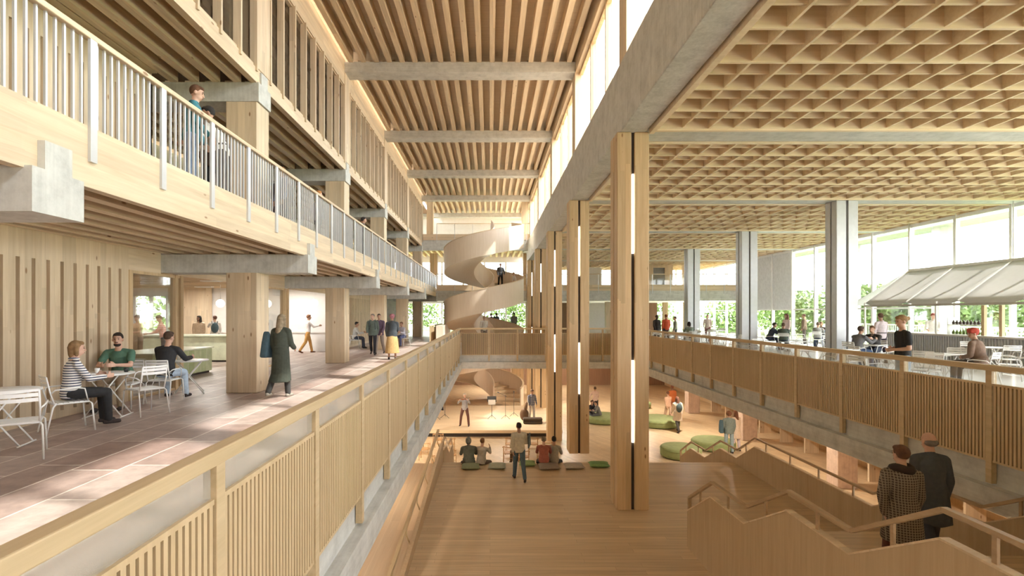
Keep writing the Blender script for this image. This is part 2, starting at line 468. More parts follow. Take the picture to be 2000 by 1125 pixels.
for a, c in zip(xs[:-1], xs[1:]):
    add_gap_shade(ribs_panel(a+0.05, c-0.05, -0.38, 0.70, 'X', 26.5).build('ribbed_panel', rib_w, t, world=True), a+0.05, c-0.05, -0.38, 0.70, 'X', 26.5)
    MB().box(a+0.05, c-0.05, 26.494, 26.506, 0.73, 0.915).build('glass_strip', glass, t, world=True)
# rails around the stair well behind the bridge
t = thing('balustrade', 'ribbed wood balustrade beside the well of the spiral stair', 'balustrade', (3.4, 29, 0))
bevel(MB().box(3.4, 3.5, 29.0, FAR, 0.915, 1.0).build('handrail', rail_w, t, world=True), 0.008)
for k in range(7):
    y = 29.05+1.57*k
    MB().box(3.41, 3.49, y-0.045, y+0.045, -0.4, 0.915).build('post', rail_w, t, world=True)
    if k < 6: ribs_panel(y+0.05, y+1.52, -0.38, 0.85, 'Y', 3.45).build('ribbed_panel', rib_w, t, world=True)
t = thing('balustrade', 'ribbed wood balustrade at the walkway side of the spiral stair', 'balustrade', (-3.6, 31.2, 0))
bevel(MB().box(-3.7, -3.6, 31.2, FAR, 0.915, 1.0).build('handrail', rail_w, t, world=True), 0.008)
for k in range(5):
    y = 31.25+1.6*k
    MB().box(-3.69, -3.61, y-0.045, y+0.045, -0.4, 0.915).build('post', rail_w, t, world=True)
    if k < 4: ribs_panel(y+0.05, y+1.55, -0.38, 0.85, 'Y', -3.65).build('ribbed_panel', rib_w, t, world=True)

# ------------------------------------------------------------ walkway side: columns, cross beams, balcony
for i, n in enumerate(NL):
    y = gy(n)
    if n >= 0:
        o = MB().box(-5.78, -5.1, y, y+GD, 0, 2.65).build('timber_column', spZ); bevel(o, 0.02)
        tag(o, '%s thick square timber column from us along the stone walkway' % ORD[i-1], 'column', 'timber columns on the walkway', 'thing')
    o = MB().box(-5.78, -5.1, y, y+GD, 3.5, 6.39).build('timber_column', spZ); bevel(o, 0.02)
    if n >= 0:
        tag(o, '%s timber column from us standing on the upper balcony' % ORD[i-1], 'column', 'timber columns on the balcony', 'thing')
    else:
        tag(o, 'timber column on the balcony behind the camera end of the railing', 'column', 'timber columns on the balcony', 'thing')
    # beams under the balcony with an upright tab clasping the fascia
    y0, y1 = y, y+0.57
    b = MB().prism_x([(y0, 2.64), (y1, 2.64), (y1, 3.04), (y0+0.43, 3.04), (y0+0.43, 3.3), (y0+0.13, 3.3), (y0+0.13, 3.04), (y0, 3.04)], -4.12, -3.98)
    b.box(-7.2, -4.12, y0, y1, 2.64, 3.04)
    o = b.build('concrete_beam', conc)
    tag(o, '%s concrete beam with raised tab from us under the balcony' % ORD[i], 'beam', 'concrete beams under the balcony', 'thing')
    b = MB().prism_x([(y, 6.39), (y+GD, 6.39), (y+GD, 6.81), (y+0.46, 6.81), (y+0.46, 7.08), (y+0.14, 7.08), (y+0.14, 6.81), (y, 6.81)], -5.22, -5.06)
    b.box(-10, -5.22, y, y+GD, 6.39, 6.81)
    o = b.build('concrete_beam', conc)
    tag(o, '%s concrete beam from us over the balcony columns' % ORD[i], 'beam', 'concrete beams over the balcony', 'thing')
struct('trim_4', MB().box(-4.16, -4.05, -16, FAR+0.3, 3.02, 3.64), spY, 'deep wooden fascia of the balcony')
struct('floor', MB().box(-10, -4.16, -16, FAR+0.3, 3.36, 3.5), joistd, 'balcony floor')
struct('trim_5', MB().box(-5.24, -5.1, -16, FAR+0.3, 6.80, 7.12), spY, 'wooden fascia under the upper windows')
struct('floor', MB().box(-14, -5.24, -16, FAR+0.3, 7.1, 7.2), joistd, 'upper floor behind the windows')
def joists(x0, x1, y0, y1, z0, z1, pitch, w, deck=True, mat=spY, name='ceiling'):
    b = MB(); n = max(1, int((x1-x0)/pitch)); off = (x1-x0-(n-1)*pitch)/2
    for i in range(n):
        x = x0+off+i*pitch
        b.box(x-w/2, x+w/2, y0, y1, z0, z1)
    o = struct(name, b, mat)
    return o
ys = [-16, -9.05, -2.3]+[gy(n) for n in NL]+[FAR+0.3]
for a, c in zip(ys[:-1], ys[1:]):
    joists(-7.19, -4.16, a+(0.62 if a > -10 else 0)-0.05, c, 3.06, 3.36, 0.44, 0.16)
    joists(-10 if a > 10 else -7.19, -5.24, a+(0.62 if a > -10 else 0)-0.05, c, 6.81, 7.1, 0.46, 0.17)
# railing of the balcony
t = thing('balcony_railing', 'long pale steel railing with flat posts on the upper balcony', 'railing', (-4.05, 2, 3.5))
bevel(MB().box(-4.1, -4.02, -2, FAR, 4.52, 4.58).build('handrail', spY, t, world=True), 0.01)
yp = [5.2+1.12*k for k in range(-5, 30)]
for y in yp:
    MB().box(-4.05, -4.02, y-0.045, y+0.045, 3.28, 4.52).build('post', balm, t, world=True)
bal = [y+1.12*j/11 for y in yp for j in range(1, 11)]
bal = [y for y in bal if y > 3.4]
near = bal[:100]
for y in near:
    MB().box(-4.085, -4.062, y-0.011, y+0.011, 3.5, 4.52).build('baluster', balm, t, world=True)
b = MB()
for y in bal[100:]: b.box(-4.085, -4.062, y-0.011, y+0.011, 3.5, 4.52)
tag(b.build('balusters', balm, t, world=True), kind='stuff')

# walls behind walkway and balcony: boards with upright slots
def slotted_wall(x, y0, y1, z0, z1, zs0, zs1, pitch=0.27, slot=0.07, name='wall_left'):
    b = MB()
    b.box(x-0.3, x-0.12, y0, y1, z0, z1)
    b.box(x-0.12, x, y0, y1, z0, zs0); b.box(x-0.12, x, y0, y1, zs1, z1)
    y = y1; 
    while y > y0+0.01:
        a = max(y0, y-(pitch-slot)); b.box(x-0.12, x, a, y, zs0, zs1); y -= pitch
    return struct(name, b, spZ)
slotted_wall(-7.2, -16, 10.2, 0, 3.36, 0.12, 2.62)
slotted_wall(-7.2, -16, 10.9, 3.5, 7.1, 3.6, 6.2)
slotted_wall(-7.2, 25.3, 31.7, 0, 3.06, 0.12, 2.55)
struct('wall_left', MB().box(-7.3, -7.2, 10.2, 11.2, 2.62, 3.06).box(-7.3, -7.2, 11.8, 17.95, 2.62, 3.06).box(-7.3, -7.2, 18.5, 25.3, 2.62, 3.06), spY)
struct('wall_left', MB().box(-10.1, -10, 10.9, FAR, 3.5, 6.81), white, 'pale wall at the back of the balcony')
struct('wall_left', MB().box(-10, -7.2, 10.8, 10.9, 3.5, 6.81), spZ)
struct('wall_left', MB().box(-7.5, -7.2, 31.7, FAR+4, 0, 3.06), concY)
# glazed front of the cafe
def glazing(name, x, y0, y1, z0, z1, mull, label=None):
    w = bpy.data.objects.new(name, None); COL.objects.link(w); w['kind'] = 'structure'; w.location = (x, y0, z0)
    if label: w['label'] = label
    b = MB()
    for y in mull: b.box(x-0.16, x+0.02, y-0.05, y+0.05, z0, z1)
    b.box(x-0.08, x, y0, y1, z1-0.06, z1).box(x-0.08, x, y0, y1, z0, z0+0.05)
    b.build('frame', glZ, w, world=True)
    ms = [y0]+[m for m in mull if y0+0.1 < m < y1-0.1]+[y1]
    for a, c in zip(ms[:-1], ms[1:]):
        MB().box(x-0.05, x-0.04, a, c, z0+0.05, z1-0.06).build('pane', glass, w, world=True)
    return w
glazing('window_1', -7.2, 10.2, 12.0, 0, 2.62, [10.25, 11.75, 11.95], 'glazed front of the cafe beside the slotted wall')
glazing('window_2', -7.2, 15.9, 18.3, 0, 2.62, [15.95, 16.3, 18.0, 18.25])
# inside the cafe
struct('wall_cafe', MB().box(-20, -16.4, 23.5, 23.7, 0, 3.06).box(-14.8, -7.2, 23.5, 23.7, 0, 3.06).box(-16.4, -14.8, 23.5, 23.7, 0, 0.95)
       .box(-16.4, -14.8, 23.5, 23.7, 2.6, 3.06).box(-14.8, -7.2, 23.44, 23.5, 0.86, 0.93), white, 'white back wall of the cafe')
struct('wall_cafe', MB().box(-20.1, -20, 3, 23.7, 0, 3.06).box(-20, -7.5, 3.0, 3.1, 0, 3.06), white)
w = bpy.data.objects.new('window_3', None); COL.objects.link(w); w['kind'] = 'structure'; w.location = (-15.6, 23.5, 0.95)
b = MB().box(-16.4, -16.3, 23.52, 23.6, 0.95, 2.6).box(-14.9, -14.8, 23.52, 23.6, 0.95, 2.6).box(-15.66, -15.5, 23.52, 23.6, 0.95, 2.6).box(-16.4, -14.8, 23.52, 23.6, 0.95, 1.02).box(-16.4, -14.8, 23.52, 23.6, 2.53, 2.6)
b.build('frame', white, w, world=True)
MB().box(-16.3, -14.9, 23.56, 23.565, 1.02, 2.53).build('pane', glass, w, world=True)
struct('ceiling', MB().box(-20, -7.52, 3, 25.3, 3.0, 3.06), spX)
for z_ in (0,): 
    b = MB()
    for i in range(15): b.box(-19.4, -7.52, 4+1.3*i, 4.12+1.3*i, 2.85, 3.0)
    struct('ceiling', b, spX)
o = MB().box(-13.7, -12.7, 22.9, 23.4, 0, 3.0).build('timber_column', spZ)
tag(o, 'wide timber column inside the cafe behind the green counter', 'column', kind='thing')
t = thing('cafe_counter', 'low green glazed counter block near the cafe glass front', 'counter', (-8.8, 14.4, 0))
bevel(MB().box(-9.5, -8.3, 12.6, 15.3, 0.06, 0.72).build('body', greenc, t, world=True), 0.02)
bevel(MB().box(-9.54, -8.26, 12.55, 15.34, 0.72, 0.76).build('worktop', plain('counter_top', (0.66, 0.70, 0.55), 0.3), t, world=True), 0.01)
MB().box(-9.45, -8.36, 12.65, 15.25, 0, 0.06).build('plinth', dark, t, world=True)
t = thing('cafe_counter', 'long green tiled serving counter running across the back of the cafe', 'counter', (-11, 18.7, 0))
bevel(MB().box(-13.5, -8.5, 18.4, 19.1, 0.06, 0.92).build('body', greenc, t, world=True), 0.02)
bevel(MB().box(-13.55, -8.45, 18.3, 19.15, 0.92, 0.98).build('worktop', MATS['counter_top'], t, world=True), 0.01)
MB().box(-13.4, -8.6, 18.45, 19.05, 0, 0.06).build('plinth', dark, t, world=True)
def globe(x, y, z, label):
    t = thing('globe_lamp', label, 'lamp', (x, y, z), group='glowing globe lamps in the cafe')
    MB().ell((0, 0, 0), (0.16, 0.16, 0.16)).build('globe', globem, t)
    MB().tube([(0, 0, 0.15), (0, 0, 3.0-z)], 0.01).build('cord', whmet, t)
    MB().lathe([(0.05, 0.13), (0.05, 0.2)]).build('socket', whmet, t)
globe(-10.9, 20.7, 2.15, 'round glowing globe lamp seen left of the thick walkway column')
globe(-9.3, 21.4, 2.15, 'round glowing globe lamp seen just right of the thick walkway column')
globe(-7.75, 22.6, 2.2, 'round glowing globe lamp above the man in ochre trousers')
o = MB().box(-15.0, -14.6, 15.0, 16.6, 2.5, 2.8).build('light_box', globem)
tag(o, 'pale rectangular light box under the cafe ceiling', 'lamp', kind='thing')

# ------------------------------------------------------------ upper windows with fins
wn = 4
for a, c in zip([4.45-6.75]+[gy(n) for n in NL], [gy(n) for n in NL]+[FAR]):
    a0 = a+GD; 
    w = bpy.data.objects.new('window_%d' % wn, None); COL.objects.link(w); w['kind'] = 'structure'; w.location = (-5.2, a0, 7.12); wn += 1
    b = MB()
    b.box(-5.3, -5.14, a0, c, 7.12, 7.2).box(-5.3, -5.14, a0, c, 9.72, 9.8)
    b.build('frame', spY, w, world=True)
    MB().box(-5.24, -5.23, a0, c, 7.2, 9.72).build('glass', glassU, w, world=True)
    k = 8
    for j in range(k+1):
        y = a0+(c-a0)*j/k; y = min(max(y, a0+0.04), c-0.04)
        MB().box(-5.22, -5.06, y-0.03, y+0.03, 7.03, 9.75).build('fin', spZ, w, world=True)
for i, n in enumerate(NL):
    o = MB().box(-5.7, -5.08, gy(n), gy(n)+GD, 7.12, 10.2).build('timber_column', spZ)
    tag(o, '%s timber pier from us between the finned upper windows' % ORD[i], 'column', 'piers between the upper windows', 'thing')
struct('trim_6', MB().box(-5.4, -5.1, -16, FAR, 9.75, 10.65), spY, 'wooden header over the upper windows')
struct('wall_upper', MB().box(-12.1, -12, -16, FAR, 7.2, 10.6), spZ)
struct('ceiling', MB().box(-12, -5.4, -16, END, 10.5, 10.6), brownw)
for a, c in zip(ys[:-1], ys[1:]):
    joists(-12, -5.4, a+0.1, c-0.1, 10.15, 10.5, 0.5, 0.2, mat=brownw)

# ------------------------------------------------------------ atrium roof
struct('ceiling', MB().box(-5.4, 3.3, -16, END, 10.92, 11.1), roofd, 'deck of the atrium roof')
for a, c in zip(ys[:-1], ys[1:-1]+[END]):
    if c < -5: continue
    joists(-5.1, 3.0, a+(0.62 if a > -10 else 0), c, 10.55, 10.92, 0.45, 0.17)
struct('trim_7', MB().box(3.0, 3.3, -16, END, 10.2, 11.0), spY, 'wooden header over the clerestory')
for i, n in enumerate(list(NL)[1:]+[5]):
    o = MB().box(-5.3 if n < 5 else -7, 3.2, gy(n), gy(n)+GD, 10.2, 10.58).build('concrete_beam', concX); bevel(o, 0.015)
    tag(o, '%s concrete cross beam from us under the atrium roof' % ORD[i], 'beam', 'cross beams under the atrium roof', 'thing')
# clerestory over the long concrete girder
o = MB().box(2.85, 3.42, -16, 45, 5.72, 7.23).build('concrete_girder', conc); bevel(o, 0.02)
tag(o, 'huge long concrete girder carried by the tall paired timber columns', 'girder', kind='thing')
for i, n in enumerate(list(NL)+[5]):
    o = MB().box(2.98, 3.42, gy(n), gy(n)+GD, 7.23, 10.4).build('clerestory_post', spZ); bevel(o, 0.01)
    tag(o, '%s pale timber post from us standing on the concrete girder' % ORD[i], 'post', 'posts of the clerestory', 'thing')
for k, (a, c) in enumerate(zip([-2]+[gy(n)+GD for n in NL], [gy(n) for n in NL]+[45])):
    w = bpy.data.objects.new('window_%d' % wn, None); COL.objects.link(w); w['kind'] = 'structure'; w.location = (3.2, a, 7.23); wn += 1
    b = MB(); b.box(3.14, 3.26, a, c, 7.23, 7.33).box(3.14, 3.26, a, c, 10.1, 10.2)
    for j in (1, 2):
        y = a+(c-a)*j/3; b.box(3.12, 3.3, y-0.05, y+0.05, 7.3, 10.2)
    b.build('frame', glZ, w, world=True)
    MB().box(3.195, 3.205, a, c, 7.33, 10.1).build('glass', glass, w, world=True)

# ------------------------------------------------------------ tall paired columns
def quad_column(x, y, z0, z1, mat, label, group, strips, w=0.66, side=False):
    t = thing('quad_column', label, 'column', (x+w/2, y+GD/2, z0), group=group)
    p = (w-0.07)/2
    for ix in (0, 1):
        for iy in (0, 1):
            xa = x+ix*(p+0.07); ya = y+iy*(GD/2+0.035)
            bevel(MB().box(xa, xa+p, ya, ya+GD/2-0.035, z0, z1).build('post', mat, t, world=True), 0.012, 1)
    MB().box(x+p-0.06, x+p+0.13, y+0.06, y+GD-0.06, z0, z1).build('core', dark if mat is glZ else plain('grey_recess', (0.18, 0.18, 0.18)), t, world=True)
    for a, c in strips:
        MB().box(x+p+0.018, x+p+0.052, y+0.0, y+0.05, a, c).build('light_strip', ledm, t, world=True)
for i, n in enumerate(NL):
    if n < 0: continue
    z0 = PZ if n == 0 else GZ if n != 1 else -3.17
    st = [(3.06, 4.8), (-1.08, 0.72)]
    z0 = GZ if n >= 2 else z0
    quad_column(2.78, gy(n), z0, 5.72, glZ, '%s tall paired timber column from us under the girder' % ORD[i-1], 'tall timber columns', st, 0.7)
for i, n in enumerate((0, 1, 2, 3)):
    if n == 0: continue
    quad_column(12.15, gy(n), 0, 5.72, grmet, '%s tall pale grey column from us on the terrace' % ORD[i-1], 'tall grey columns', [], 0.76)

# ------------------------------------------------------------ coffered roof of the hall
x0, x1 = 3.62, 19.0
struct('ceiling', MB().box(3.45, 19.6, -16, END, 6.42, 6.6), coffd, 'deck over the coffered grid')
# primary grid every 1.077 m, half grid between, in both directions
for a, c in zip(ys[:-1], ys[1:-1]+[END]):
    a0 = a+(GD+0.16 if a > -10 else 0)
    if c < -5: continue
    c0 = c-0.14
    b = MB(); L = c0-a0; n = max(2, int(round(L/0.54))); n += n % 2
    for j in range(n+1):
        y = a0+L*j/n; main = (j % 2 == 0)
        b.box(x0, x1, y-0.022, y+0.022, 5.73 if main else 5.785, 6.42)
    n = 28
    for j in range(n+1):
        x = x0+(x1-x0)*j/n; main = (j % 2 == 0)
        b.box(x-0.022, x+0.022, a0, c0, 5.728 if main else 5.75, 6.42)
    struct('ceiling', b, coff)
    struct('trim_8', MB().box(x0-0.15, x0-0.05, a0-0.1, c0+0.1, 5.66, 6.42).box(x0-0.1, x1, c0+0.0, c0+0.09, 5.7, 6.4).box(x0-0.1, x1, a0-0.09, a0, 5.7, 6.4), coff)
for i, n in enumerate(NL):
    o = MB().box(3.42, 19.2, gy(n), gy(n)+GD, 5.72, 6.3).build('concrete_beam', concX)
    tag(o, '%s concrete beam from us crossing the coffered ceiling' % ORD[i], 'beam', 'beams crossing the coffered ceiling', 'thing')

# ------------------------------------------------------------ glass front of the terrace
FX = 19.0
w = bpy.data.objects.new('window_%d' % wn, None); COL.objects.link(w); w['kind'] = 'structure'; w.location = (FX, 0, 0); wn += 1
w['label'] = 'tall glass front of the terrace'
MB().box(FX-0.06, FX+0.06, 2, END, 5.6, 5.75).box(FX-0.06, FX+0.06, 2, END, 0, 0.12).build('rail_frame', whmet, w, world=True)
k = 0; y = 18.6-2.25*7
while y < END:
    MB().box(FX-0.1, FX+0.08, y-0.05, y+0.05, 0, 5.72).build('mullion', whmet, w, world=True)
    if y > 9 and y < 32: MB().box(FX, FX+0.012, y+0.05, y+2.2, 0.12, 5.6).build('pane', glass, w, world=True)
    y += 2.25
MB().box(FX-0.03, FX+0.03, 22, END, 1.95, 2.03).build('transom', whmet, w, world=True)
struct('wall_right', MB().box(FX-0.05, FX+0.05, 32.1, 39.5, 2.03, 5.6), plain('grey_blind', (0.66, 0.67, 0.69), 0.8), 'grey closed blinds at the far end of the glass front')
for dy in (20.2, 17.9, 24.6):
    pass

# ------------------------------------------------------------ hanging canopy over the bar
t = thing('fabric_canopy', 'pale sloping fabric canopy hanging over the bar at the glass front', 'canopy', (17.6, 18.0, 2.1))
ribsY = [22.6-2.25*k for k in range(0, 6)]
hi = (18.5, 3.62); lo = (16.55, 2.2)
for a, c in zip(ribsY[:-1], ribsY[1:]):
    rings = []; b = MB(); vs = []; fs = []; NX, NY = 8, 8
    for i in range(NX+1):
        for j in range(NY+1):
            u, v_ = i/NX, j/NY
            sag = 0.10*math.sin(PI*v_)*math.sin(PI*min(1, u*1.0))
            zz = lo[1]+(hi[1]-lo[1])*u-sag
            if u < 0.12: zz = lo[1]+(hi[1]-lo[1])*u - 0.10*(1-u/0.12)*(1-abs(2*v_-1)**6)
            vs.append((lo[0]+(hi[0]-lo[0])*u, a+(c-a)*v_, zz))
    for i in range(NX):
        for j in range(NY):
            q = i*(NY+1)+j; fs.append((q, q+1, q+NY+2, q+NY+1))
    o = b.add(vs, fs, True).build('fabric_panel', canvas, t, world=True)
    m = o.modifiers.new('thick', 'SOLIDIFY'); m.thickness = 0.012
for y in ribsY:
    MB().bar((lo[0], y, lo[1]), (hi[0], y, hi[1]), 0.05, 0.06).build('rib', whmet, t, world=True)
    MB().tube([(hi[0], y, hi[1]), (hi[0], y, 5.72)], 0.018).build('hanger', whmet, t, world=True)
for y in (22.6, 19.0, 15.5):
    MB().box(lo[0]-0.02, lo[0]+0.03, y-0.03, y+0.03, 0, lo[1]).build('upright', whmet, t, world=True)
MB().box(lo[0]-0.03, lo[0]+0.04, ribsY[-1], ribsY[0], lo[1]-0.17, lo[1]-0.09).build('lower_rail', plain('canopy_rail', (0.42, 0.38, 0.34), 0.5), t, world=True)
MB().box(hi[0]-0.04, hi[0]+0.04, ribsY[-1], ribsY[0], hi[1]-0.03, hi[1]+0.07).build('ridge_rail', whmet, t, world=True)
b = MB()
for i in range(2): pass
MB().add([(hi[0], 22.62, hi[1]), (lo[0]-0.5, 22.9, lo[1]-0.1), (hi[0], 23.6, lo[1]-0.1), (hi[0], 22.65, hi[1]), (lo[0]-0.5, 22.93, lo[1]-0.1), (hi[0], 23.63, lo[1]-0.1)], [(0,1,2),(5,4,3),(0,3,4,1),(1,4,5,2),(2,5,3,0)]).build('end_panel', canvas, t, world=True)
t = thing('bar_counter', 'long grey ribbed bar counter under the fabric canopy', 'counter', (16.5, 17, 0))
b = MB().box(16.35, 17.1, 11.5, 21.2, 0, 0.94)
y = 11.5
while y < 21.2: b.box(16.32, 16.35, y, y+0.05, 0.03, 0.92); y += 0.1
b.build('ribbed_front', gribs, t, world=True)
bevel(MB().box(16.25, 17.2, 11.4, 21.3, 0.94, 1.0).build('worktop', plain('counter_stone', (0.62, 0.58, 0.54), 0.4), t, world=True), 0.01)
t = thing('bottle_shelf', 'small open shelf with rows of bottles on the bar counter', 'shelf', (16.9, 18.1, 1.0))
MB().box(16.8, 17.15, 17.5, 18.8, 1.33, 1.35).box(16.8, 17.15, 17.48, 17.5, 1.0, 1.6).box(16.8, 17.15, 18.8, 18.82, 1.0, 1.6).build('frame', whmet, t, world=True)
for row, z in enumerate((1.0, 1.35)):
    for k in range(9):
        o = MB().lathe([(0.045, 0), (0.05, 0.08), (0.018, 0.12), (0.016, 0.16)], n=8).build('bottle', plain('dark_green_glass', (0.14, 0.20, 0.05), 0.15) if row == 0 else plain('dark_brown_glass', (0.06, 0.04, 0.03), 0.15))
        o.location = (16.93, 17.6+0.137*k, z)
        tag(o, ('%s dark brown bottle on the bar shelf board, counted from the grey columns' if row else '%s green bottle on the counter under the bar shelf, counted from the grey columns') % (ORD[8-k].replace('nearest', 'first')), 'bottle',
            'brown bottles on the bar shelf' if row else 'green bottles on the bar', 'thing')
for i, y in enumerate((17.2, 16.6, 13.9)):
    o = MB().box(16.55, 16.65, y-0.05, y+0.05, 1.0, 2.02).build('canopy_post', glZ); tag(o, ['slim wooden post on the bar counter right beside the bottles', 'second slim wooden post on the bar counter past the bottles', 'slim wooden post at the near end of the bar counter'][i], 'post', 'posts on the bar counter', 'thing')
for y, w_ in ((20.9, 0), (18.8, 1), (14.6, 0), (12.7, 1)):
    pass

# ------------------------------------------------------------ far galleries and end walls
def mix_far():
    for z, nm in ((2.65, 0), (6.45, 1)):
        struct('trim_10', MB().box(-7.2 if nm == 0 else -9, 19 if nm == 0 else 3.4, FAR, FAR+0.5, z+0.05, z+0.8), concX, 'concrete edge of the far gallery')
        struct('floor', MB().box(-14, 19 if nm == 0 else 3.4, FAR, END, z+0.8, z+0.9), spX)
        b = MB(); x = -9
        while x < (19 if nm == 0 else 3.2): b.box(x, x+0.18, FAR+0.5, END, z+0.45, z+0.8); x += 0.5
        struct('ceiling', b, spY)
        struct('trim_10', MB().box(-4.0 if nm == 0 else -5.1, 18.9 if nm == 0 else 3.4, FAR-0.04, FAR+0.02, z+0.8, z+1.25), spX)
        t = thing('gallery_railing', 'thin railing on the %s far gallery behind the spiral stair' % ('lower', 'upper')[nm], 'railing', (0, FAR, z+0.9))
        b = MB(); MB().box(-4.0, 18.9 if nm == 0 else 3.4, FAR-0.03, FAR+0.02, z+2.02, z+2.07).build('handrail', spX, t, world=True)
        x = -4.0
        while x < (18.9 if nm == 0 else 3.3):
            MB().box(x-0.02, x+0.02, FAR-0.06, FAR-0.02, z+0.6, z+2.02).build('post', balm, t, world=True); x += 1.35
        MB().box(-4.0, 18.9 if nm == 0 else 3.4, FAR-0.005, FAR+0.005, z+1.25, z+2.0).build('glass_panel', glass, t, world=True)
mix_far()
for k, x in enumerate((-8.6, -5.6, -2.2, 3.1, 6.6, 9.4)):
    o = MB().box(x-0.3, x+0.3, 40.0, 40.6, 0, 2.65).build('timber_column', spZ if k != 1 else glZ)
    tag(o, '%s of six far timber columns under the gallery, from the cafe side' % ['first', 'second', 'third', 'fourth', 'fifth', 'last'][k], 'column', 'columns under the far gallery', 'thing')
for k, x in enumerate((-8.0, -4.4, 2.9)):
    o = MB().box(x-0.3, x+0.3, 40.0, 40.6, 3.55, 6.45).build('timber_column', glZ)
    tag(o, '%s timber column on the middle far gallery counted from the cafe side' % ORD[k+1 if k else 1].replace('second', 'first' if k == 0 else 'second'), 'column', 'columns on the far gallery', 'thing')
for k, x in enumerate((-4.6, 2.7)):
    o = MB().box(x-0.25, x+0.25, 39.2, 39.7, 7.35, 10.55).build('timber_column', spZ)
    tag(o, ['timber post of the top far gallery beside the finned windows', 'timber post of the top far gallery beside the girder'][k], 'column', 'posts on the top gallery', 'thing')
# end facade: white frame, big openings
w = bpy.data.objects.new('window_%d' % wn, None); COL.objects.link(w); w['kind'] = 'structure'; w.location = (0, END, 0); wn += 1
w['label'] = 'glazed end wall far behind the spiral stair'
b = MB(); x = -20.0
while x <= 19.1:
    b.box(x-0.07, x+0.07, END-0.1, END+0.1, 0, 10.6 if x < 3.3 else 5.72); x += 1.95
b.box(-20, 19, END-0.08, END+0.08, 2.65, 3.5).box(-20, 3.4, END-0.08, END+0.08, 6.4, 7.4).box(-20, 3.4, END-0.08, END+0.08, 8.6, 10.6)
b.build('frame', white, w, world=True)
MB().box(-20, 19, END-0.01, END+0.01, 0.05, 2.65).box(-20, 19, END-0.01, END+0.01, 3.5, 5.7).box(-20, 3.4, END-0.01, END+0.01, 7.4, 8.6).build('glass', glass, w, world=True)
struct('wall_back', MB().box(6.9, 9.6, 44, 44.2, 3.55, 5.7).box(8.4, 13, 44, 44.2, 0, 2.65), white)
struct('wall_back', MB().box(3.4, 6.0, 44, 44.2, 3.55, 5.7).box(3.4, 7.0, 44, 44.2, 0, 2.65), brownw)
struct('wall_back', MB().box(12.4, 13.4, 42, 42.2, 3.55, 6.4).box(14.35, 15.0, 42, 42.2, 3.55, 6.4).box(13.4, 14.35, 42, 42.2, 5.5, 6.4).box(15.8, 16.4, 42, 42.2, 3.55, 6.4), spZ, 'pale wooden wall of the far gallery')
struct('wall_back', MB().box(12.4, 13.0, 42, 42.2, 0, 2.65).box(14.2, 14.6, 42, 42.2, 0, 2.65).box(15.9, 16.3, 42, 42.2, 0, 2.65), glZ)
struct('wall_back', MB().box(13.0, 14.2, 43.5, 43.6, 0, 2.65), brownw)
struct('door_1', MB().box(13.4, 14.35, 42.1, 42.15, 3.55, 5.5), plain('grey_door', (0.25, 0.25, 0.24)))
struct('wall_back', MB().box(-20, 19.2, 44.0, 44.3, GZ, -0.9), brownw, 'brown wooden back wall of the ground floor')
struct('wall_back', MB().box(-20, -9, 41, 41.2, 3.5, 6.45), glZ)

# ground floor: piers, lit wall under the terrace
for i, n in enumerate((0, 1, 2, 3)):
    o = MB().box(12.2, 12.9, gy(n), gy(n)+GD, GZ, -0.9).build('rendered_pier', pinkc); bevel(o, 0.015)
    tag(o, '%s pinkish square pier from us under the terrace' % ORD[i], 'pier', 'pinkish piers under the terrace', 'thing')
for i, (x, y) in enumerate(((2.2, 41.0),)):
    o = MB().box(x-0.5, x+0.5, y, y+0.7, GZ, -0.9).build('timber_column', spZ); bevel(o, 0.015)
    tag(o, ['thick timber column on the ground floor behind the stage and the bridge', 'thick timber column on the ground floor close to the foot of the spiral stair'][i], 'column', kind='thing')
b = MB().box(15.0, 15.2, 6, 44, GZ, -2.9).box(15.0, 15.2, 6, 44, -1.3, -0.9)
y = 6.0
while y < 44:
    b.box(15.0, 15.2, y, y+0.28, -2.9, -1.3); y += 0.62
struct('wall_right', b, rib_w, 'slotted wooden wall under the terrace')
b = MB(); 
struct('wall_right', MB().box(15.5, 15.55, 6, 44, -3.0, -1.2), warmlit, 'warmly lit room behind the slots')
t = thing('long_bench', 'long low wooden counter along the slotted wall under the terrace', 'bench', (14, 20, GZ))
MB().box(13.8, 14.5, 9, 33, GZ+0.68, GZ+0.75).build('top', spY, t, world=True)
y = 9.2
while y < 33: MB().box(13.85, 14.45, y, y+0.08, GZ, GZ+0.68).build('support', spZ, t, world=True); y += 1.9
struct('wall_left', MB().box(-6.1, -6.0, -2, 44, GZ, -0.9), spZ)
struct('wall_left', MB().box(-14.0, -13.9, 14, 44, GZ, -0.9), brownw)

# lamps added under the slabs, out of view, for the warm glow below
def added_downlight(x, y, z, e, label):
    t = thing('added_downlight', label, 'lamp', (x, y, z), group='added downlights under the slabs')
    MB().lathe([(0.10, 0), (0.10, 0.06)], n=16).build('housing', whmet, t)
    d = bpy.data.lights.new('glow', 'AREA'); d.shape = 'DISK'; d.size = 0.18; d.energy = e; d.color = (1, 0.88, 0.72)
    o = bpy.data.objects.new('glow', d); COL.objects.link(o); o.parent = t; o.location = (0, 0, -0.01)
for x, y, w_ in ((10, 12, 'nearest the men in coats, under the terrace'), (10, 19, 'second along under the terrace'), (10, 26, 'third along under the terrace'), (10, 33, 'farthest along under the terrace'),
               (5, 33.5, 'behind the bridge'), (5, 41, 'before the brown back wall'), (0, 41, 'behind the spiral stair'), (-4.8, 20, 'over the wooden chairs'), (-4.8, 24, 'over the end of the stage'), (1, 28, 'under the bridge'),
               (-3.4, 7, 'over the near part of the side passage'), (-3.4, 12, 'over the far part of the side passage')):  # last two added to brighten the passage shaded by the slab
    added_downlight(x, y, -0.97, 35 if 'passage' in w_ else 120, 'small round downlight '+w_)
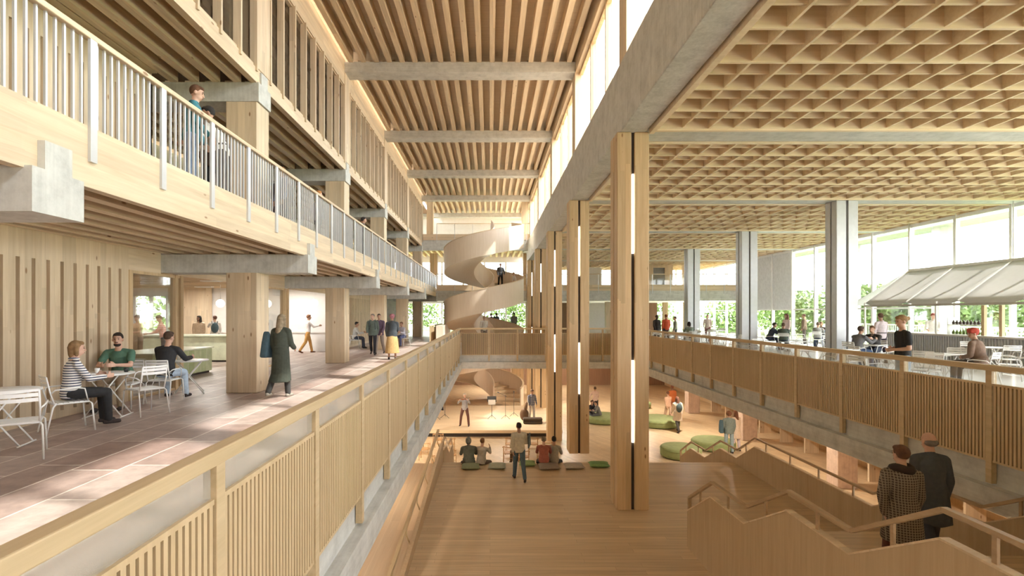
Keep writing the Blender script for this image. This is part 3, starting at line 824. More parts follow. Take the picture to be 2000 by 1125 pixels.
# light panels added under the cafe ceiling to brighten the room
for i, (x, y) in enumerate(((-10, 12.5), (-13, 16), (-9.5, 17.5), (-12, 21.5), (-16, 20), (-8.8, 22))):
    t = thing('cafe_fill_light', '%s flat added light panel under the cafe ceiling counted from the slotted wall' % (ORD[i] if i else 'first'), 'lamp', (x, y, 2.84), group='added flat lights of the cafe ceiling')
    MB().box(-0.35, 0.35, -0.12, 0.12, 0, 0.05).build('housing', whmet, t)
    d = bpy.data.lights.new('panel_glow', 'AREA'); d.shape = 'RECTANGLE'; d.size = 0.66; d.size_y = 0.2; d.energy = 45; d.color = (1, 0.95, 0.87)
    o = bpy.data.objects.new('panel_glow', d); COL.objects.link(o); o.parent = t; o.location = (0, 0, -0.01)

# walls closing the building behind the camera
struct('wall_rear', MB().box(-20, 19.6, -16.3, -16, GZ, 11.1), spX, 'plain wooden wall behind the camera')
for i, (x, y, w_, h_) in enumerate(((23.0, 26.2, 0.9, 6.2), (23.0, 19.4, 0.9, 6.2), (23.0, 33.0, 0.9, 6.2))):
    o = MB().box(x, x+w_, y, y+0.5, -0.1, h_).build('outdoor_column', plain('outdoor_concrete', (0.62, 0.63, 0.64), 0.8))
    tag(o, ['square pale column outdoors behind the canopy', 'square pale column outdoors nearer than the others, hidden low by the canopy', 'square pale column outdoors beyond the canopy end'][i], 'column', 'columns outdoors', 'thing')
struct('roof', MB().box(22.6, 24.4, 8, 44, 6.2, 6.5), MATS['outdoor_concrete'], 'thin pale roof edge outdoors')

struct('trim_11', MB().box(-7.19, -7.02, -16, FAR, 3.06, 3.36).box(-7.19, -7.02, -16, 10.8, 6.81, 7.1), spY)

# low wooden box around the head of the lower spiral flight
t = MB().box(-3.3, -2.9, 31.3, 37.5, 0, 1.0).build('low_wooden_partition', plyw)
tag(t, 'low plain plywood partition beside the spiral stair at walkway level', 'partition', kind='thing')
# ------------------------------------------------------------ spiral stair
SX, SY, SR, SI = -0.42, 35.0, 2.65, 0.72
def ztop(th): return 2.4+3.6*(th-180)/360
def helix_wall(r0, r1, zb, zt, a0, a1, step=5):
    vs = []; fs = []; n = int((a1-a0)/step)
    for i in range(n+1):
        th = a0+(a1-a0)*i/n; c, s = math.cos(R(th)), math.sin(R(th)); z = ztop(th)
        f0 = 1.0
        vs += [(SX+r0*c, SY+r0*s, z+zb), (SX+r1*c, SY+r1*s, z+zb), (SX+r1*c, SY+r1*s, z+zt), (SX+r0*c, SY+r0*s, z+zt)]
    for i in range(n):
        for k in range(4):
            fs.append((i*4+k, i*4+(k+1) % 4, i*4+4+(k+1) % 4, i*4+4+k))
    fs += [(0, 3, 2, 1), (n*4, n*4+1, n*4+2, n*4+3)]
    return MB().add(vs, fs, True)
A0, A1 = -385, 762
t = thing('spiral_stair', 'great spiral staircase with broad pale plywood ribbon sides', 'staircase', (SX, SY, GZ))
def autosm(o):
    m = o.modifiers.new('sharp', 'EDGE_SPLIT'); m.split_angle = R(40); return o
autosm(helix_wall(SR, SR+0.07, -1.52, 0, A0, A1).build('outer_side', plyw, t, world=True))
autosm(helix_wall(SI-0.06, SI, -1.5, 0, A0, A1).build('inner_side', plyw, t, world=True))
autosm(helix_wall(SI, SR, -1.5, -1.4, A0, A1).build('soffit', plyw, t, world=True))
autosm(helix_wall(SR-0.03, SR+0.1, 0, 0.04, A0, A1).build('capping', spX, t, world=True))
b = MB(); n = int((A1-A0)/18)
for i in range(n):
    th = A0+18*i; z = GZ+(i+1)*(3.6/20)
    pts = [(SX+r_*math.cos(R(a)), SY+r_*math.sin(R(a))) for r_, a in ((SI, th), (SR, th), (SR, th+9), (SR, th+18), (SI, th+18))]
    zt_ = ztop(th+18)-1.1
    b.prism_z(pts, zt_-0.22, zt_)
b.build('steps', spX, t, world=True)

# ------------------------------------------------------------ stair beside the platform and its folded parapets
def folded_parapet(label, x, prof, zbase, rail_up=0.2, flip=1, ends=True):
    """prof: (y, z of the handrail) down the flight, zbase(y) the foot of the panel"""
    t = thing('stair_parapet', label, 'parapet', (x, prof[0][0], PZ))
    for (ya, za), (yb, zb) in zip(prof[:-1], prof[1:]):
        MB().prism_x([(ya, zbase(ya)), (yb, zbase(yb)), (yb, zb-rail_up-0.04), (ya, za-rail_up-0.04)], x-0.035, x+0.035).build('panel', stairw, t, world=True)
    b = MB()
    for (ya, za), (yb, zb) in zip(prof[:-1], prof[1:]): b.bar((x, ya, za-rail_up-0.035), (x, yb, zb-rail_up-0.035), 0.085, 0.018)
    b.build('capping', spX, t, world=True)
    b = MB()
    for (ya, za), (yb, zb) in zip(prof[:-1], prof[1:]): b.bar((x, ya, za), (x, yb, zb), 0.055, 0.042)
    b.build('handrail', stair_rail, t, world=True)
    for (ya, za), (yb, zb) in zip(prof[:-1], prof[1:]):
        L = abs(yb-ya); k = max(1, int(round(L/1.2)))
        for j in range(k):
            f = (j+0.5)/k; y = ya+(yb-ya)*f; z = za+(zb-za)*f
            MB().box(x-0.012, x+0.012, y-0.02, y+0.02, z-rail_up-0.08, z).build('baluster', stair_rail, t, world=True)
    if ends:
        y, z = prof[0]; MB().box(x-0.03, x+0.03, y-0.025, y+0.025, zbase(y), z).build('end_post', stair_rail, t, world=True)
    return t
prof = [(9.45, -1.65), (8.47, -1.05), (7.35, -1.03), (6.3, -0.44), (5.2, -0.46), (4.15, 0.16), (3.3, 0.15)]
folded_parapet('zigzag wooden parapet and handrail in front of the two men in coats', 3.68, prof, lambda y: PZ)
prof2 = [(13.65, -1.58), (9.45, -1.58), (8.47, -1.05), (7.35, -1.03), (6.3, -0.44), (5.2, -0.46), (4.15, 0.16), (3.3, 0.15)]
folded_parapet('long wooden parapet between the platform and the terrace beam', 7.08, prof2, lambda y: PZ, ends=False)
prof3 = [(19.0, -3.34), (18.0, -2.77), (16.8, -2.75), (15.7, -2.16), (14.64, -2.16), (13.65, -1.58)]
folded_parapet('small folded wooden parapet descending towards the green poufs', 7.08, prof3, lambda y: GZ+0.02 if y > 14.8 else PZ, ends=True)
prof4 = [(19.0, -3.2), (18.0, -2.65), (16.8, -2.6), (15.7, -2.05), (14.9, -2.0)]
folded_parapet('small folded wooden parapet descending towards the wooden chairs', -1.38, prof4, lambda y: GZ+0.02, ends=True)
# stair flights
b = MB()
def flight(b, ya, za, yb, zb, n):
    for i in range(n):
        y0 = ya+(yb-ya)*i/n; y1 = ya+(yb-ya)*(i+1)/n; z = za+(zb-za)*(i+1)/n
        b.box(3.72, 7.04, min(y0, y1), max(y0, y1), PZ, z)
flight(b, 9.45, PZ, 8.47, PZ+0.6, 4); b.box(3.72, 7.04, 7.35, 8.47, PZ, PZ+0.6)
flight(b, 7.35, PZ+0.6, 6.3, PZ+1.2, 4); b.box(3.72, 7.04, 5.2, 6.3, PZ, PZ+1.2)
flight(b, 5.2, PZ+1.2, 4.15, PZ+1.8, 4); b.box(3.72, 7.04, 2.2, 4.15, PZ, PZ+1.8)
o = b.build('wide_stair', plank); tag(o, 'wide oak stair with landings behind the zigzag parapet', 'stairs', kind='thing')
# parapet on the walkway side of the platform
t = thing('side_parapet', 'long low wooden parapet between platform and side passage', 'parapet', (-1.4, 11, PZ))
MB().prism_x([(3.0, PZ-0.1), (14.85, PZ-0.1), (14.85, -2.0), (8.0, -2.42), (3.0, -2.45)], -1.44, -1.36).build('panel', stairw, t, world=True)
MB().bar((-1.5, 3.0, -2.2), (-1.5, 8.0, -2.14), 0.06, 0.06).bar((-1.5, 8.0, -2.14), (-1.5, 14.85, -1.64), 0.06, 0.06).build('handrail', rail_w, t, world=True)
for k in range(9):
    y = 3.8+1.35*k; z = -2.42 if y < 8 else -2.42+(y-8)*0.061
    MB().tube([(-1.5, y, z+0.28), (-1.5, y, z+0.1), (-1.44, y, z-0.05)], 0.015).build('bracket', rail_w, t, world=True)

# ------------------------------------------------------------ seats, cushions, poufs
def pouf(x, y, r, h, label, col='pouf'):
    m = plain('pouf_green', (0.25, 0.30, 0.13), 0.9, noise=0.1)
    t = thing('pouf', label, 'pouf', (x, y, GZ), group='round green poufs')
    MB().lathe([(r-0.06, 0.03), (r-0.01, 0.06), (r, 0.15), (r, h-0.12), (r-0.02, h-0.05), (r-0.07, h-0.012), (r-0.25, h), (0.01, h)], n=48).build('seat', m, t)
    MB().lathe([(r-0.12, 0), (r-0.12, 0.05)], n=32).build('base', dark, t)
    MB().tube([(r*math.cos(a*PI/24)*1.001, r*math.sin(a*PI/24)*1.001, h-0.1) for a in range(48)], 0.012, n=6, closed=True).build('piping', m, t)
pouf(9.25, 28.2, 1.15, 0.42, 'very wide green pouf in the middle of the ground floor')
pouf(8.2, 22.0, 0.85, 0.45, 'green pouf partly behind the small folded parapet')
pouf(6.4, 29.2, 1.15, 0.36, 'green pouf with a person sitting on it seen between the tall columns')
pouf(10.2, 23.4, 0.95, 0.40, 'green pouf behind the folded parapet at the feet of two people')
pouf(9.6, 33.5, 0.9, 0.4, 'farther small green pouf behind the widest pouf')
def cushion(px, py, w, d, col, label, rz=0.0):
    Y = (EYE-PZ)*1000/(py-612); X = (px-957)*Y/1000
    b = MB(); N = 10; vs = []; fs = []
    for sgn in (1, -1):
        for i in range(N+1):
            for j in range(N+1):
                u, v_ = -1+2*i/N, -1+2*j/N
                e = (max(0, 1-abs(u)**4)*max(0, 1-abs(v_)**4))**0.5
                pin = 1-0.08*(1-abs(u)**2)*abs(v_)-0.08*(1-abs(v_)**2)*abs(u)
                vs.append((u*w/2*pin, v_*d/2*pin, 0.065+sgn*0.06*e))
    M = (N+1)**2
    for i in range(N):
        for j in range(N):
            q = i*(N+1)+j; fs.append((q, q+N+1, q+N+2, q+1)); fs.append((M+q, M+q+1, M+q+N+2, M+q+N+1))
    o = b.add(vs, fs, True).build('floor_cushion', plain('cushion_'+col[0], col[1], 0.95, noise=0.1, sc_=30))
    o.location = (X, Y, PZ); o.rotation_euler = (0, 0, rz)
    tag(o, label, 'cushion', 'floor cushions along the platform edge', 'thing')
cushion(919, 915, 0.52, 0.45, ('olive', (0.22, 0.24, 0.14)), 'olive floor cushion behind the person in the hooded jacket', 0.05)
cushion(971, 914, 0.50, 0.45, ('sage', (0.42, 0.45, 0.36)), 'pale sage floor cushion, second from the side parapet', -0.05)
cushion(1030, 909, 0.48, 0.4, ('moss', (0.28, 0.38, 0.17)), 'moss green floor cushion partly behind the walking man')
cushion(1072, 915, 0.6, 0.5, ('mauve', (0.30, 0.24, 0.20)), 'brown grey floor cushion under the person in red', 0.05)
cushion(1121, 914, 0.56, 0.45, ('grey', (0.42, 0.38, 0.33)), 'light grey floor cushion in front of the second tall column', 0.05)
cushion(1170, 911, 0.58, 0.45, ('green', (0.20, 0.33, 0.13)), 'strong green floor cushion beside the first tall column', -0.03)

# ------------------------------------------------------------ chairs and tables
def cafe_chair(name='bistro_chair', mat=None, arms=True):
    """seat centre at the origin, the sitter faces +Y"""
    m = mat or whmet
    t = thing(name, 'x', 'chair')
    b = MB()
    for k in range(7):
        y = -0.19+0.062*k
        b.box(-0.2, 0.2, y-0.024, y+0.024, 0.44, 0.452)
    b.tube([(-0.2, -0.2, 0.435), (0.2, -0.2, 0.435), (0.21, 0.2, 0.435), (-0.21, 0.2, 0.435)], 0.011, closed=True)
    b.build('seat', m, t)
    for sx in (-1, 1):
        MB().tube([(sx*0.2, 0.2, 0.44), (sx*0.225, 0.235, 0.41), (sx*0.24, 0.27, 0.0)], 0.012).build('leg', m, t)
        MB().tube([(sx*0.2, -0.18, 0.44), (sx*0.225, -0.22, 0.40), (sx*0.24, -0.30, 0.0)], 0.012).build('leg', m, t)
    b = MB()
    for sx in (-1, 1): b.tube([(sx*0.2, -0.2, 0.44), (sx*0.205, -0.25, 0.62), (sx*0.2, -0.29, 0.84)], 0.011)
    for z0, z1, yy in ((0.70, 0.745, -0.265), (0.76, 0.805, -0.278), (0.82, 0.85, -0.29)):
        for a in range(4):
            xa, xb = -0.2+0.1*a, -0.1+0.1*a
            ya, yb = yy-0.03*(1-(xa/0.2)**2), yy-0.03*(1-(xb/0.2)**2)
            b.add([(xa, ya, z0), (xb, yb, z0), (xb, yb, z1), (xa, ya, z1), (xa, ya-0.006, z0), (xb, yb-0.006, z0), (xb, yb-0.006, z1), (xa, ya-0.006, z1)],
                  [(0,1,2,3), (7,6,5,4), (0,4,5,1), (3,2,6,7), (0,3,7,4), (1,5,6,2)])
    b.build('backrest', m, t)
    if arms:
        for sx in (-1, 1):
            MB().tube([(sx*0.203, -0.235, 0.60), (sx*0.25, -0.2, 0.65), (sx*0.26, 0.05, 0.66), (sx*0.25, 0.14, 0.64), (sx*0.215, 0.19, 0.45)], 0.011).build('armrest', m, t)
    return t
chair0 = cafe_chair()
_cu = [False]
def put_chair(x, y, rz, label, group, z=0.0, src=None):
    if src is None:
        c = chair0 if not _cu[0] else copy_tree(chair0); _cu[0] = True
    else: c = src
    c.location = (x, y, z); c.rotation_euler = (0, 0, rz)
    c['label'] = label; c['group'] = group
    return c
def cafe_table(x, y, label, group, r=0.36, rz=0.3, z=0.0, square=False, mat=None):
    m = mat or whmet
    t = thing('bistro_table', label, 'table', (x, y, z), rz, group=group)
    if square: bevel(MB().box(-r, r, -r, r, 0.715, 0.735).build('tabletop', m, t), 0.004)
    else: MB().lathe([(r-0.01, 0.712), (r, 0.718), (r, 0.732), (r-0.01, 0.738)], n=32).build('tabletop', m, t)
    for s in (-1, 1):
        MB().tube([(-0.28, 0.2*s, 0.01), (0.24, 0.2*s, 0.71)], 0.011).build('leg', m, t)
        MB().tube([(0.28, 0.16*s, 0.01), (-0.24, 0.16*s, 0.71)], 0.011).build('leg', m, t)
    MB().tube([(-0.28, -0.22, 0.012), (-0.28, 0.22, 0.012)], 0.011).build('foot_bar', m, t)
    MB().tube([(0.28, -0.22, 0.012), (0.28, 0.22, 0.012)], 0.011).build('foot_bar', m, t)
    return t
def cup(x, y, z, col, label, h=0.1):
    t = thing('cup', label, 'cup', (x, y, z), group='cups on the cafe tables')
    m = plain('cup_'+col[0], col[1], 0.3)
    MB().lathe([(0.028, 0), (0.038, h), (0.034, h), (0.026, 0.01)], n=16).build('body', m, t)
    MB().tube([(0.036, 0, h*0.75), (0.06, 0, h*0.7), (0.06, 0, h*0.35), (0.033, 0, h*0.3)], 0.005).build('handle', m, t)
# walkway cafe
G1 = 'white metal chairs on the walkway'
put_chair(-5.72, 6.22, R(38), 'empty white metal armchair at the table nearest to the camera', G1)
put_chair(-6.28, 7.62, R(-38), 'white metal armchair with the woman in a striped top on it', G1)
put_chair(-6.02, 8.95, R(62), 'empty white metal armchair across the table from the striped top', G1)
put_chair(-6.82, 9.55, R(190), 'white metal chair under the bearded man in green', G1)
put_chair(-6.45, 10.15, R(5), 'white metal chair under the man in the black sweater', G1)
cafe_table(-6.45, 6.75, 'white folding table at the edge of the view beside the nearest empty chair', 'folding tables on the walkway', r=0.42)
cafe_table(-6.5, 8.72, 'white folding table between the striped top and the green shirt', 'folding tables on the walkway', r=0.38, rz=0.2)
cafe_table(-6.55, 11.15, 'white folding table in front of the man in the black sweater', 'folding tables on the walkway', r=0.38, rz=0.5)
cup(-6.52, 8.50, 0.738, ('white', (0.8, 0.8, 0.78)), 'white cup between the two people talking')
cup(-6.28, 8.84, 0.738, ('black', (0.03, 0.03, 0.03)), 'black cup at the elbow of the bearded man', 0.07)
cup(-6.45, 10.98, 0.738, ('white', (0.8, 0.8, 0.78)), 'white cup on the table of the man in the black sweater')
cup(-6.75, 11.1, 0.738, ('cream', (0.75, 0.72, 0.64)), 'cream cup beside the white cup by the black sweater')
# terrace
G2 = 'white metal chairs on the terrace'; G3 = 'white tables on the terrace'
tt = [(9.2, 11.6, 'behind the black tee'), (11.32, 12.85, 'before the red turban'), (13.9, 12.6, 'between bar and turban'),
      (12.25, 16.6, 'of the leaning men'), (9.5, 17.0, 'by the railing, middle'), (14.2, 20.0, 'at the near canopy end'),
      (13.95, 24.25, 'by the second grey column'), (16.9, 26.25, 'at the glass front'), (9.6, 22.0, 'by the railing, far'),
      (8.5, 24.3, 'behind the bridge corner'), (10.4, 27.3, 'of the far seated woman'), (13.4, 30.2, 'before the third grey column'), (15.0, 15.4, 'close to the bar'), (8.9, 14.0, 'by the railing, near')]
ppl = [(7.78, 9.65), (13.75, 18.0), (11.6, 12.1), (11.65, 16.35), (12.85, 17.05), (13.35, 24.5), (13.5, 23.55), (14.6, 25.2), (16.4, 25.65), (17.4, 26.85), (17.4, 25.7),
       (9.3, 27.9), (8.75, 28.4), (9.75, 28.5), (10.4, 26.5), (12.5, 18.25), (12.5, 25.0), (12.5, 31.7), (16.0, 17.5)]
for i, (x, y, where) in enumerate(tt):
    cafe_table(x, y, 'square white terrace table '+where, G3, r=0.42, rz=0.2*i, square=True)
    ang = 0.35*i
    for k in range(4 if y > 20 else 3):
        a = ang+k*PI/2+0.2; d = 0.80
        cx, cy = x+d*math.cos(a), y+d*math.sin(a)
        if any(math.hypot(cx-q[0], cy-q[1]) < 0.72 for q in ppl): continue
        put_chair(cx, cy, a+PI/2, 'empty white chair, %s of the table %s' % (['window side', 'far side', 'walkway side', 'near side'][int(((a+PI/4) % (2*PI))//(PI/2)) % 4], where), G2)
for x, y, yaw, l in ((11.6, 12.1, 25, 'white chair under the person in the red turban'), (11.65, 16.35, -75, 'white chair under the leaning man in the grey jacket'), (12.85, 17.05, 120, 'white chair under the man facing the grey jacket'),
                     (13.35, 24.5, -100, 'white chair under the dark suit by the second grey column'), (13.5, 23.55, -30, 'white chair under the person in dark green'), (16.4, 25.65, -40, 'white chair under the person in grey at the glass front'),
                     (17.4, 26.85, 140, 'white chair under the person in dark brown at the glass front'), (17.4, 25.7, 40, 'white chair under the person in blue grey'), (10.4, 26.5, 0, 'white chair under the far seated woman by the railing')):
    put_chair(x, y-0.0, R(yaw), l, G2)
put_chair(-6.7, 25.3, R(-70), 'white chair of the person in grey before the far slotted wall', G1)
put_chair(-4.55, 26.9, R(150), 'white chair of the person seated behind the ochre skirt', G1)
# wooden chairs before the stage
woodm = wood('chair_wood', (0.40, 0.22, 0.09), (0.56, 0.34, 0.16), 'X', knots=False)
def wood_chair():
    t = thing('wooden_chair', 'x', 'chair')
    bevel(MB().prism_z([(0.22*math.cos(a*PI/8), 0.21*math.sin(a*PI/8)) for a in range(16)], 0.43, 0.46).build('seat', woodm, t), 0.006)
    for sx in (-1, 1):
        MB().tube([(sx*0.19, 0.17, 0.62), (sx*0.2, 0.19, 0.0)], 0.014).build('leg', woodm, t)
        MB().tube([(sx*0.18, -0.19, 0.70), (sx*0.2, -0.21, 0.0)], 0.014).build('leg', woodm, t)
    MB().tube([(0.235*math.cos(R(a)), 0.21*math.sin(R(a)), 0.66+0.04*(1 if 200 < a < 340 else 0)) for a in range(130, 415, 15)], 0.016).build('curved_back', woodm, t)
    MB().tube([(-0.19, 0.185, 0.2), (0.19, 0.185, 0.2)], 0.009).tube([(-0.19, -0.2, 0.25), (0.19, -0.2, 0.25)], 0.009).build('stretcher', woodm, t)
    return t
wc = wood_chair(); first = True
wsp = [(-2.75, 21.6, 'first'), (-2.35, 23.2, 'x'), (-1.75, 22.4, 'x'), (-1.6, 20.6, 'x'), (0.75, 21.0, 'x'), (1.35, 20.4, 'x'), (2.1, 20.6, 'x'), (2.45, 21.7, 'x'), (0.9, 22.4, 'x'), (1.9, 22.4, 'x'), (-3.2, 22.8, 'x'), (-2.0, 19.6, 'x'), (2.35, 19.9, 'x')]
wl = ['under the concrete edge, outermost in the front', 'farthest back under the concrete edge', 'behind the small folded parapet, second from the stage', 'closest to the small folded parapet', 'left of the sitter in the front row of the stage',
      'of the sitter in beige behind the walking man', 'just right of the walking man', 'behind the pair sitting together, nearer the stage', 'half hidden by the walking man, near the stage',
      'in the row nearest the stage, right of the walking man', 'at the outer end of the back row', 'half hidden by the folded parapet', 'touching the pair sitting together']
for (x, y, _), l in zip(wsp, wl):
    c = wc if first else copy_tree(wc); first = False
    c.location = (x, y, GZ); c.rotation_euler = (0, 0, R(random.uniform(-12, 12))); c['label'] = 'round backed wooden chair '+l; c['group'] = 'wooden chairs before the stage'
# things on the stage
ZS = -4.05
def mic_stand(x, y, label, boom=True, h=1.45):
    t = thing('microphone_stand', label, 'stand', (x, y, ZS), group='microphone stands on the stage')
    m = plain('black_metal', (0.03, 0.03, 0.03), 0.4)
    MB().tube([(0, 0, 0.15), (0, 0, h)], 0.012, 6).build('pole', m, t)
    for a in (90, 210, 330):
        MB().tube([(0, 0, 0.2), (0.28*math.cos(R(a)), 0.28*math.sin(R(a)), 0.01)], 0.01, 6).build('leg', m, t)
    if boom: MB().tube([(0.1, 0, h-0.1), (-0.35, 0, h+0.12)], 0.009, 6).build('boom', m, t)
    MB().cap((-0.35 if boom else 0, 0, h+0.12 if boom else h), (-0.42 if boom else 0, 0, h+0.15 if boom else h+0.1), 0.02, 0.03, 8).build('microphone', m, t)
mic_stand(-2.95, 28.0, 'microphone stand at the outer end of the stage'); mic_stand(-2.5, 28.4, 'microphone stand between the outer stand and the violinist', False, 1.2)
mic_stand(0.85, 28.2, 'pale lit microphone stand in the middle of the stage', True, 1.3); mic_stand(1.35, 28.9, 'microphone stand beside the person with the instrument case', False, 1.3)
t = thing('music_stand', 'dark topped music stand with white sheets in the middle of the stage', 'music stand', (0.1, 28.2, ZS))
bm_ = MATS['black_metal']
MB().tube([(0, 0, 0.1), (0, 0, 1.0)], 0.014, 6).build('pole', bm_, t)
for a in (90, 210, 330): MB().tube([(0, 0, 0.2), (0.26*math.cos(R(a)), 0.26*math.sin(R(a)), 0.01)], 0.012, 6).build('leg', bm_, t)
MB().bar((0, -0.02, 0.92), (0, 0.1, 1.22), 0.5, 0.015).build('desk', bm_, t)
MB().box(-0.2, 0.2, -0.06, -0.05, 0.78, 1.05).build('sheet', white, t)
t = thing('instrument_case', 'long dark brown instrument case lying on the stage', 'case', (2.25, 27.0, ZS))
bevel(MB().box(-0.5, 0.5, -0.2, 0.2, 0.0, 0.16).build('body', plain('brown_case', (0.06, 0.04, 0.025), 0.6), t), 0.05, 3)
bevel(MB().box(-0.5, 0.5, -0.2, 0.2, 0.165, 0.3).build('lid', MATS['brown_case'], t), 0.05, 3)
MB().tube([(-0.08, -0.2, 0.12), (-0.08, -0.26, 0.13), (0.08, -0.26, 0.13), (0.08, -0.2, 0.12)], 0.012, 6).build('handle', bm_, t)
t = thing('instrument_case', 'rounded brown cello case standing beside the person in plaid', 'case', (1.85, 27.6, ZS))
MB().ell((0, 0, 0.34), (0.24, 0.14, 0.34)).build('body', plain('tan_case', (0.16, 0.09, 0.05), 0.5), t)
MB().cap((0.05, 0, 0.6), (0.12, 0, 0.95), 0.09, 0.07).build('neck', MATS['tan_case'], t)

# ------------------------------------------------------------ outside
struct('ground', MB().box(19.6, 120, -40, 140, -0.5, -0.1).box(-120, 19.6, END+0.5, 140, -0.5, -0.1).box(-120, -20.5, -40, END+0.5, -0.5, -0.1), plain('lawn', (0.22, 0.30, 0.10), 0.9, noise=0.3, sc_=1.5))
leafm = plain('tree_leaves', (0.16, 0.235, 0.075), 0.7, noise=0.45, sc_=2.5)
barkm = plain('tree_bark', (0.12, 0.08, 0.05), 0.9)
def tree(x, y, h, r, label, n=1500):
    t = thing('leafy_tree', label, 'tree', (x, y, -0.1), group='green trees outside the glass')
    MB().tube([(0, 0, 0), (0.1, 0, h*0.4), (0, 0.1, h*0.7)], [0.16, 0.12, 0.05]).build('trunk', barkm, t)
    b = MB(); vs = []; fs = []
    blobs = [(random.uniform(-r*0.5, r*0.5), random.uniform(-r*0.5, r*0.5), random.uniform(0.35, 0.8)*h, random.uniform(0.45, 0.7)*r) for _ in range(9)]
    for _ in range(n):
        bx, by, bz, br = random.choice(blobs)
        d = Vector((random.gauss(0, 1), random.gauss(0, 1), random.gauss(0, 1))).normalized()*br*random.uniform(0.6, 1.0)
        c = Vector((bx, by, max(0.2, bz))) + d; c.z = max(0.15, min(h, c.z))
        u = Vector((random.gauss(0, 1), random.gauss(0, 1), random.gauss(0, 1))).normalized()
        w_ = u.cross(Vector((random.gauss(0, 1), random.gauss(0, 1), random.gauss(0, 1)))).normalized()
        s = random.uniform(0.12, 0.24); k = len(vs)
        vs += [c-u*s, c+w_*s*0.6, c+u*s, c-w_*s*0.6]; fs.append((k, k+1, k+2, k+3))
    b.add(vs, fs).build('foliage', leafm, t)
rt = [(27, 24), (28, 29), (27, 34), (29, 39), (31, 20), (32, 45), (26, 44), (30, 51), (35, 26), (36, 33), (38, 17), (24, 50), (40, 41)]
for i, (x, y) in enumerate(rt):
    tree(x, y, random.uniform(3.2, 4.0)*(x/27), random.uniform(2.4, 3.2), '%s green tree outside the glass front, counted from the bar' % (ORD[i] if i else 'first'), 1800)
for i, (x, y) in enumerate([(-14, 55), (-8, 56), (-2.5, 54), (2.5, 55.5), (7, 54), (12, 55), (17, 54), (-19, 33), (-25, 34)]):
    tree(x, y, random.uniform(3.4, 4.6), 2.8, '%s green tree beyond the end wall, counted from the cafe side' % (ORD[i] if i else 'first'), 1500)
t = thing('garden_fence', 'white upright garden fence outside behind the bar', 'fence', (23.5, 20, -0.1))
MB().box(23.48, 23.54, 10, 34, 1.05, 1.12).box(23.48, 23.54, 10, 34, 0.1, 0.17).build('rail', whmet, t, world=True)
b = MB(); y = 10
while y < 34: b.box(23.5, 23.52, y, y+0.04, -0.1, 1.1); y += 0.16
tag(b.build('pickets', whmet, t, world=True), kind='stuff')
t = thing('neighbour_building', 'white building with upright window strips outside behind the bar', 'building', (48, 28, -0.1))
MB().box(46, 56, 16, 30, 3.4, 5.0).box(46.4, 56, 16, 30, -0.1, 3.4).build('wall', white, t, world=True)
for k in range(8):
    MB().box(46.3, 46.42, 16.6+1.7*k, 17.5+1.7*k, 0.2, 3.2).build('window', plain('far_window', (0.3, 0.36, 0.36), 0.2), t, world=True)
for k in range(9):
    MB().box(45.9, 46.1, 15.9+1.7*k, 16.1+1.7*k, -0.1, 3.4).build('pilaster', white, t, world=True)
# ------------------------------------------------------------ people
def skin_mat(k):
    cols = {'fair': (0.56, 0.34, 0.25), 'tan': (0.42, 0.24, 0.16), 'brown': (0.20, 0.10, 0.06), 'deep': (0.08, 0.04, 0.025)}
    return plain('skin_'+k, cols[k], 0.5, noise=0.05)
def cloth(name, col, noise=0.12):
    return plain('cloth_'+name, col, 0.9, noise=noise, sc_=18)
def patterned(name, kind, c1, c2, freq):
    if name in MATS: return MATS[name]
    m, nt, b = _nt(name); L = nt.links
    tc = nt.nodes.new('ShaderNodeTexCoord'); sp = nt.nodes.new('ShaderNodeSeparateXYZ')
    L.new(tc.outputs['Object'], sp.inputs[0])
    def band(sock, duty):
        a = nt.nodes.new('ShaderNodeMath'); a.operation = 'MULTIPLY'; a.inputs[1].default_value = freq; L.new(sock, a.inputs[0])
        f = nt.nodes.new('ShaderNodeMath'); f.operation = 'FRACT'; L.new(a.outputs[0], f.inputs[0])
        g = nt.nodes.new('ShaderNodeMath'); g.operation = 'LESS_THAN'; g.inputs[1].default_value = duty; L.new(f.outputs[0], g.inputs[0])
        return g.outputs[0]
    if kind == 'stripe': fac = band(sp.outputs['Z'], 0.42)
    else:
        p = band(sp.outputs['Z'], 0.3); q = band(sp.outputs['X'], 0.3)
        a = nt.nodes.new('ShaderNodeMath'); a.operation = 'MAXIMUM'; L.new(p, a.inputs[0]); L.new(q, a.inputs[1]); fac = a.outputs[0]
    mx = nt.nodes.new('ShaderNodeMix'); mx.data_type = 'RGBA'; L.new(fac, mx.inputs[0])
    mx.inputs[6].default_value = (*c1, 1); mx.inputs[7].default_value = (*c2, 1)
    L.new(mx.outputs[2], b.inputs['Base Color']); b.inputs['Roughness'].default_value = 0.9
    MATS[name] = m
    return m
def remesh(o, vox, smooth=5):
    m = o.modifiers.new('merge', 'REMESH'); m.mode = 'VOXEL'; m.voxel_size = vox; m.use_smooth_shade = True
    s = o.modifiers.new('soften', 'SMOOTH'); s.factor = 0.5; s.iterations = smooth
    return o
def dir_of(pitch, ab, side):
    """pitch: degrees forward from hanging down; ab: degrees out to the side"""
    p, a = R(pitch), R(ab)
    return Vector((side*math.sin(a), math.sin(p)*math.cos(a), -math.cos(p)*math.cos(a)))
STAND = dict(lean=0, head=(0, 0), armL=(5, 8, 12), armR=(5, 8, 12), legL=(2, 3, 3), legR=(-3, 3, 4))
WALK = dict(lean=3, head=(0, 0), armL=(-15, 7, 12), armR=(16, 7, 22), legL=(16, 1, 5), legR=(-14, 1, 20))
WALK2 = dict(lean=3, head=(0, 0), armL=(16, 7, 22), armR=(-15, 7, 12), legL=(-14, 1, 20), legR=(16, 1, 5))
